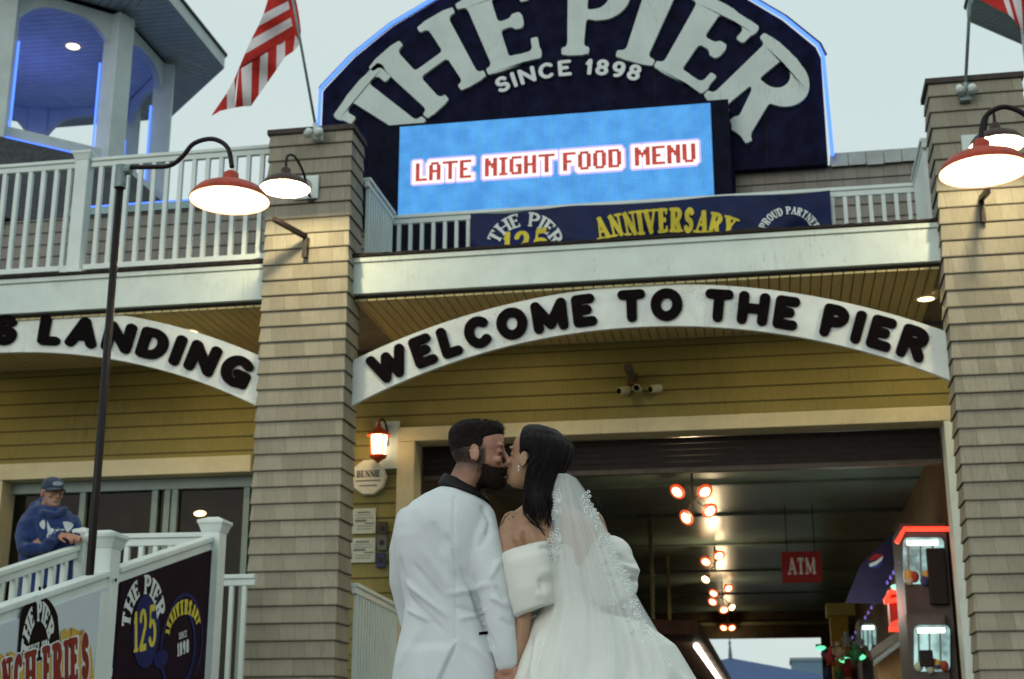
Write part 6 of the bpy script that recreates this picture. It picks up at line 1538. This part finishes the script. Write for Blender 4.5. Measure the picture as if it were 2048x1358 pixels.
# ---- man in the blue hoodie
YM = 11.0
def V2(px, py, dy=0.0): return Vector(atY(px, py, YM+dy))
man = thing('person', 'man in a blue hoodie and navy cap leaning on the ramp rail', 'person', (V2(95, 1100).x, YM, FL), 'people')
mh = Head(V2(112, 1010, -.12), (.094, 0, .02), rad(-38), rad(-4), 1.05)
b = MB(); mh.build(b, V2(96, 1030), .06)
b.loft([sring(V2(80, 1025), V2(118, 1025), .08), sring(V2(50, 1045), V2(146, 1045), .13), sring(V2(46, 1100), V2(150, 1100), .15), sring(V2(50, 1240), V2(145, 1240), .14)])
hx0 = V2(96, 1240).x
for sx in (-1, 1): b.tube([(hx0+sx*.09, YM, 2.2), (hx0+sx*.10, YM, 1.8), (hx0+sx*.10, YM, FL+.08)], [.08, .055, .04], 12, hemi=True)
hp = Vector((-5.66, 10.86, 2.465))
hand(b, hp+Vector((-.10, -.01, .035)), (1, -.15, -.12), (0, -.55, 1), 1, .55, 1.0)
hand(b, hp+Vector((.0, .10, .03)), (.5, -1, -.05), (.35, -.1, 1), -1, .5, 1.0)
mb_ = b.build('body', SK3, man); remesh(mb_, .006, 2)
def mst(co): f, q, u = mh.loc(co); return .75*sm(.12, .05, u)*sm(.0, .02, f)*sm(-.02, 0, u)*.5 + (.7*sm(-.0, -.03, f)*sm(.04, .07, u) if u < .16 else 0)
setattr_f(mb_, 'stubble', mst, 2.6)
HOOD = fabric('blue_fleece', (.012, .033, .125), .9, .16, 160, .3, .25, 12)
b = MB(); b.loft([sring(V2(76, 1010, .02), V2(124, 1014, -.02), .10, 36), sring(V2(62, 1018), V2(136, 1020), .13, 36), sring(V2(52, 1031), V2(146, 1032), .14, 36), sring(V2(41, 1048), V2(155, 1048), .165, 36), sring(V2(42, 1090), V2(154, 1090), .165, 36), sring(V2(42, 1140), V2(150, 1140), .16, 36), sring(V2(42, 1215), V2(148, 1215), .18, 36), sring(V2(46, 1232), V2(144, 1232), .165, 36)])
b.tube([V2(78, 1008, .05), V2(72, 1016, -.06), V2(88, 1026, -.15), V2(112, 1030, -.17), V2(130, 1018, -.08)], [.028, .03, .026, .024, .026], 14, hemi=True); b.tube([V2(68, 1016, .08), V2(85, 1007, .14), V2(112, 1010, .12)], [.05, .06, .04], 14, hemi=True)
e1 = Vector((V2(47, 1100, -.22))); b.tube([V2(54, 1040, -.03), V2(44, 1072, -.12), e1, V2(90, 1096, -.24), hp+Vector((-.11, -.01, .045))], [.062, .062, .058, .054, .046], 18, hemi=True)
b.tube([V2(146, 1042, .02), V2(156, 1068, .0), hp+Vector((.04, .17, .05)), hp+Vector((.01, .11, .045))], [.058, .058, .052, .046], 16, hemi=True)
hd = b.build('hoodie', HOOD, man); remesh(hd, .009, 4)
def wm(o, folds): 
    F2 = []
    for px0, py0, px1, py1, wd, amp in folds: a, c = V2(px0, py0, -.18), V2(px1, py1, -.18); F2.append(((a.x, a.z), (c.x, c.z), wd, amp))
    wrinkle(o, F2, lambda co: .008*mnoise.noise(co*9)+.004*mnoise.noise(co*22)); o.data.update()
wm(hd, [(60,1040,75,1085,.03,-.016), (50,1080,100,1088,.02,-.014), (92,1030,100,1075,.02,-.008), (60,1095,120,1080,.02,.012), (120,1040,150,1060,.02,-.010)])
bh2 = surf(hd)
def logo(mb, pts): mb.add([onto(bh2, 20+x/6.467, 930+y/6.467, .008) for x, y in pts], [tuple(range(len(pts)))])
b = MB(); logo(b, [(440,705),(405,725),(380,755),(385,785),(410,820),(445,835),(455,790),(456,740)]); logo(b, [(682,735),(740,730),(800,745),(825,775),(800,820),(765,860),(735,868),(712,830)]); logo(b, [(478,715),(500,760),(525,815),(560,822),(590,885),(548,870),(530,910),(500,900),(490,935),(470,928),(490,870),(480,800)]); logo(b, [(585,840),(640,835),(700,826),(705,848),(650,848),(600,856)])
b.build('chest_logo', fabric('print_white', (.48, .54, .57), .8), hd)
# cap
CAPN = fabric('navy_cap', (.028, .042, .075), .85, .2, 250, .3); b = MB(); rings = []
for z, f, bk, w in ((.143,.099,-.112,.082),(.165,.100,-.116,.0845),(.19,.097,-.114,.083),(.215,.084,-.102,.075),(.235,.060,-.078,.058),(.247,.030,-.045,.034),(.251,.004,-.016,.010)):
    rings.append([mh.p((f+bk)/2+(f-bk)/2*math.cos(2*PI*k/28), w*math.sin(2*PI*k/28), z) for k in range(28)])
b.loft(rings); cp = b.build('cap', CAPN, man, smooth=True)
b = MB(); T, Bt = [], []
for i in range(4):
    T.append([]); Bt.append([])
    for k in range(13):
        a = rad(-68+136*k/12); e = i/3; f = -.008+(.107+.075*e*math.cos(a)**.8)*math.cos(a); q = (.083+.004*e)*math.sin(a); z = .150-.010*e-.022*e*abs(math.sin(a))**2*1.0+.004
        T[-1].append(mh.p(f, q, z)); Bt[-1].append(mh.p(f, q, z-.006))
b.grid(T); b.grid([r[::-1] for r in Bt]); b.loft([[T[3][k], Bt[3][k]] for k in range(13)], False, False, False); b.build('brim', CAPN, cp, smooth=True)
b = MB(); b.add([mh.p(.101*math.cos(a)+.002, .083*math.sin(a), z) for a, z in ((-.1,.17),(-.5,.172),(-.62,.19),(-.35,.205),(.0,.212),(.35,.20),(.4,.185),(.15,.178))], [tuple(range(8))]); b.build('cap_emblem', fabric('emblem_pale', (.28, .36, .42), .8), cp)
b = MB(); b.tube([mh.p(-.01, -.078, .118), mh.p(.06, -.070, .122), mh.p(.088, -.052, .122)], .0022, 6)
for q in (-1, 1): b.tube([mh.p(.094-.008*abs(math.sin(t))*0, q*.032+.021*math.cos(t), .118+.016*math.sin(t)) for t in np.linspace(0, 2*PI, 13)], .002, 6)
b.build('glasses', M('glasses_metal', (.2, .2, .2), .3, .1), man)
b = MB(); b.loft([sring((hx0-.19, YM, 2.12), (hx0+.19, YM, 2.12), .13), sring((hx0-.2, YM, 1.98), (hx0+.2, YM, 1.98), .135)])
for sx in (-1, 1): b.tube([(hx0+sx*.095, YM, 2.05), (hx0+sx*.105, YM, 1.7), (hx0+sx*.11, YM, FL+.06)], [.11, .09, .085], 16)
tr = b.build('trousers', fabric('grey_trouser', (.05, .05, .055), .8, .2), man); remesh(tr, .014, 2)
for sx in (-1, 1):
    b = MB(); x = hx0+sx*.11; b.loft([[(x-.05,YM+.09,FL),(x+.05,YM+.09,FL),(x+.05,YM-.2,FL),(x-.05,YM-.2,FL)], [(x-.04,YM+.08,FL+.085),(x+.04,YM+.08,FL+.085),(x+.04,YM-.16,FL+.055),(x-.04,YM-.16,FL+.055)]]); b.build('shoe', SIGNB, man, bevel=.02)
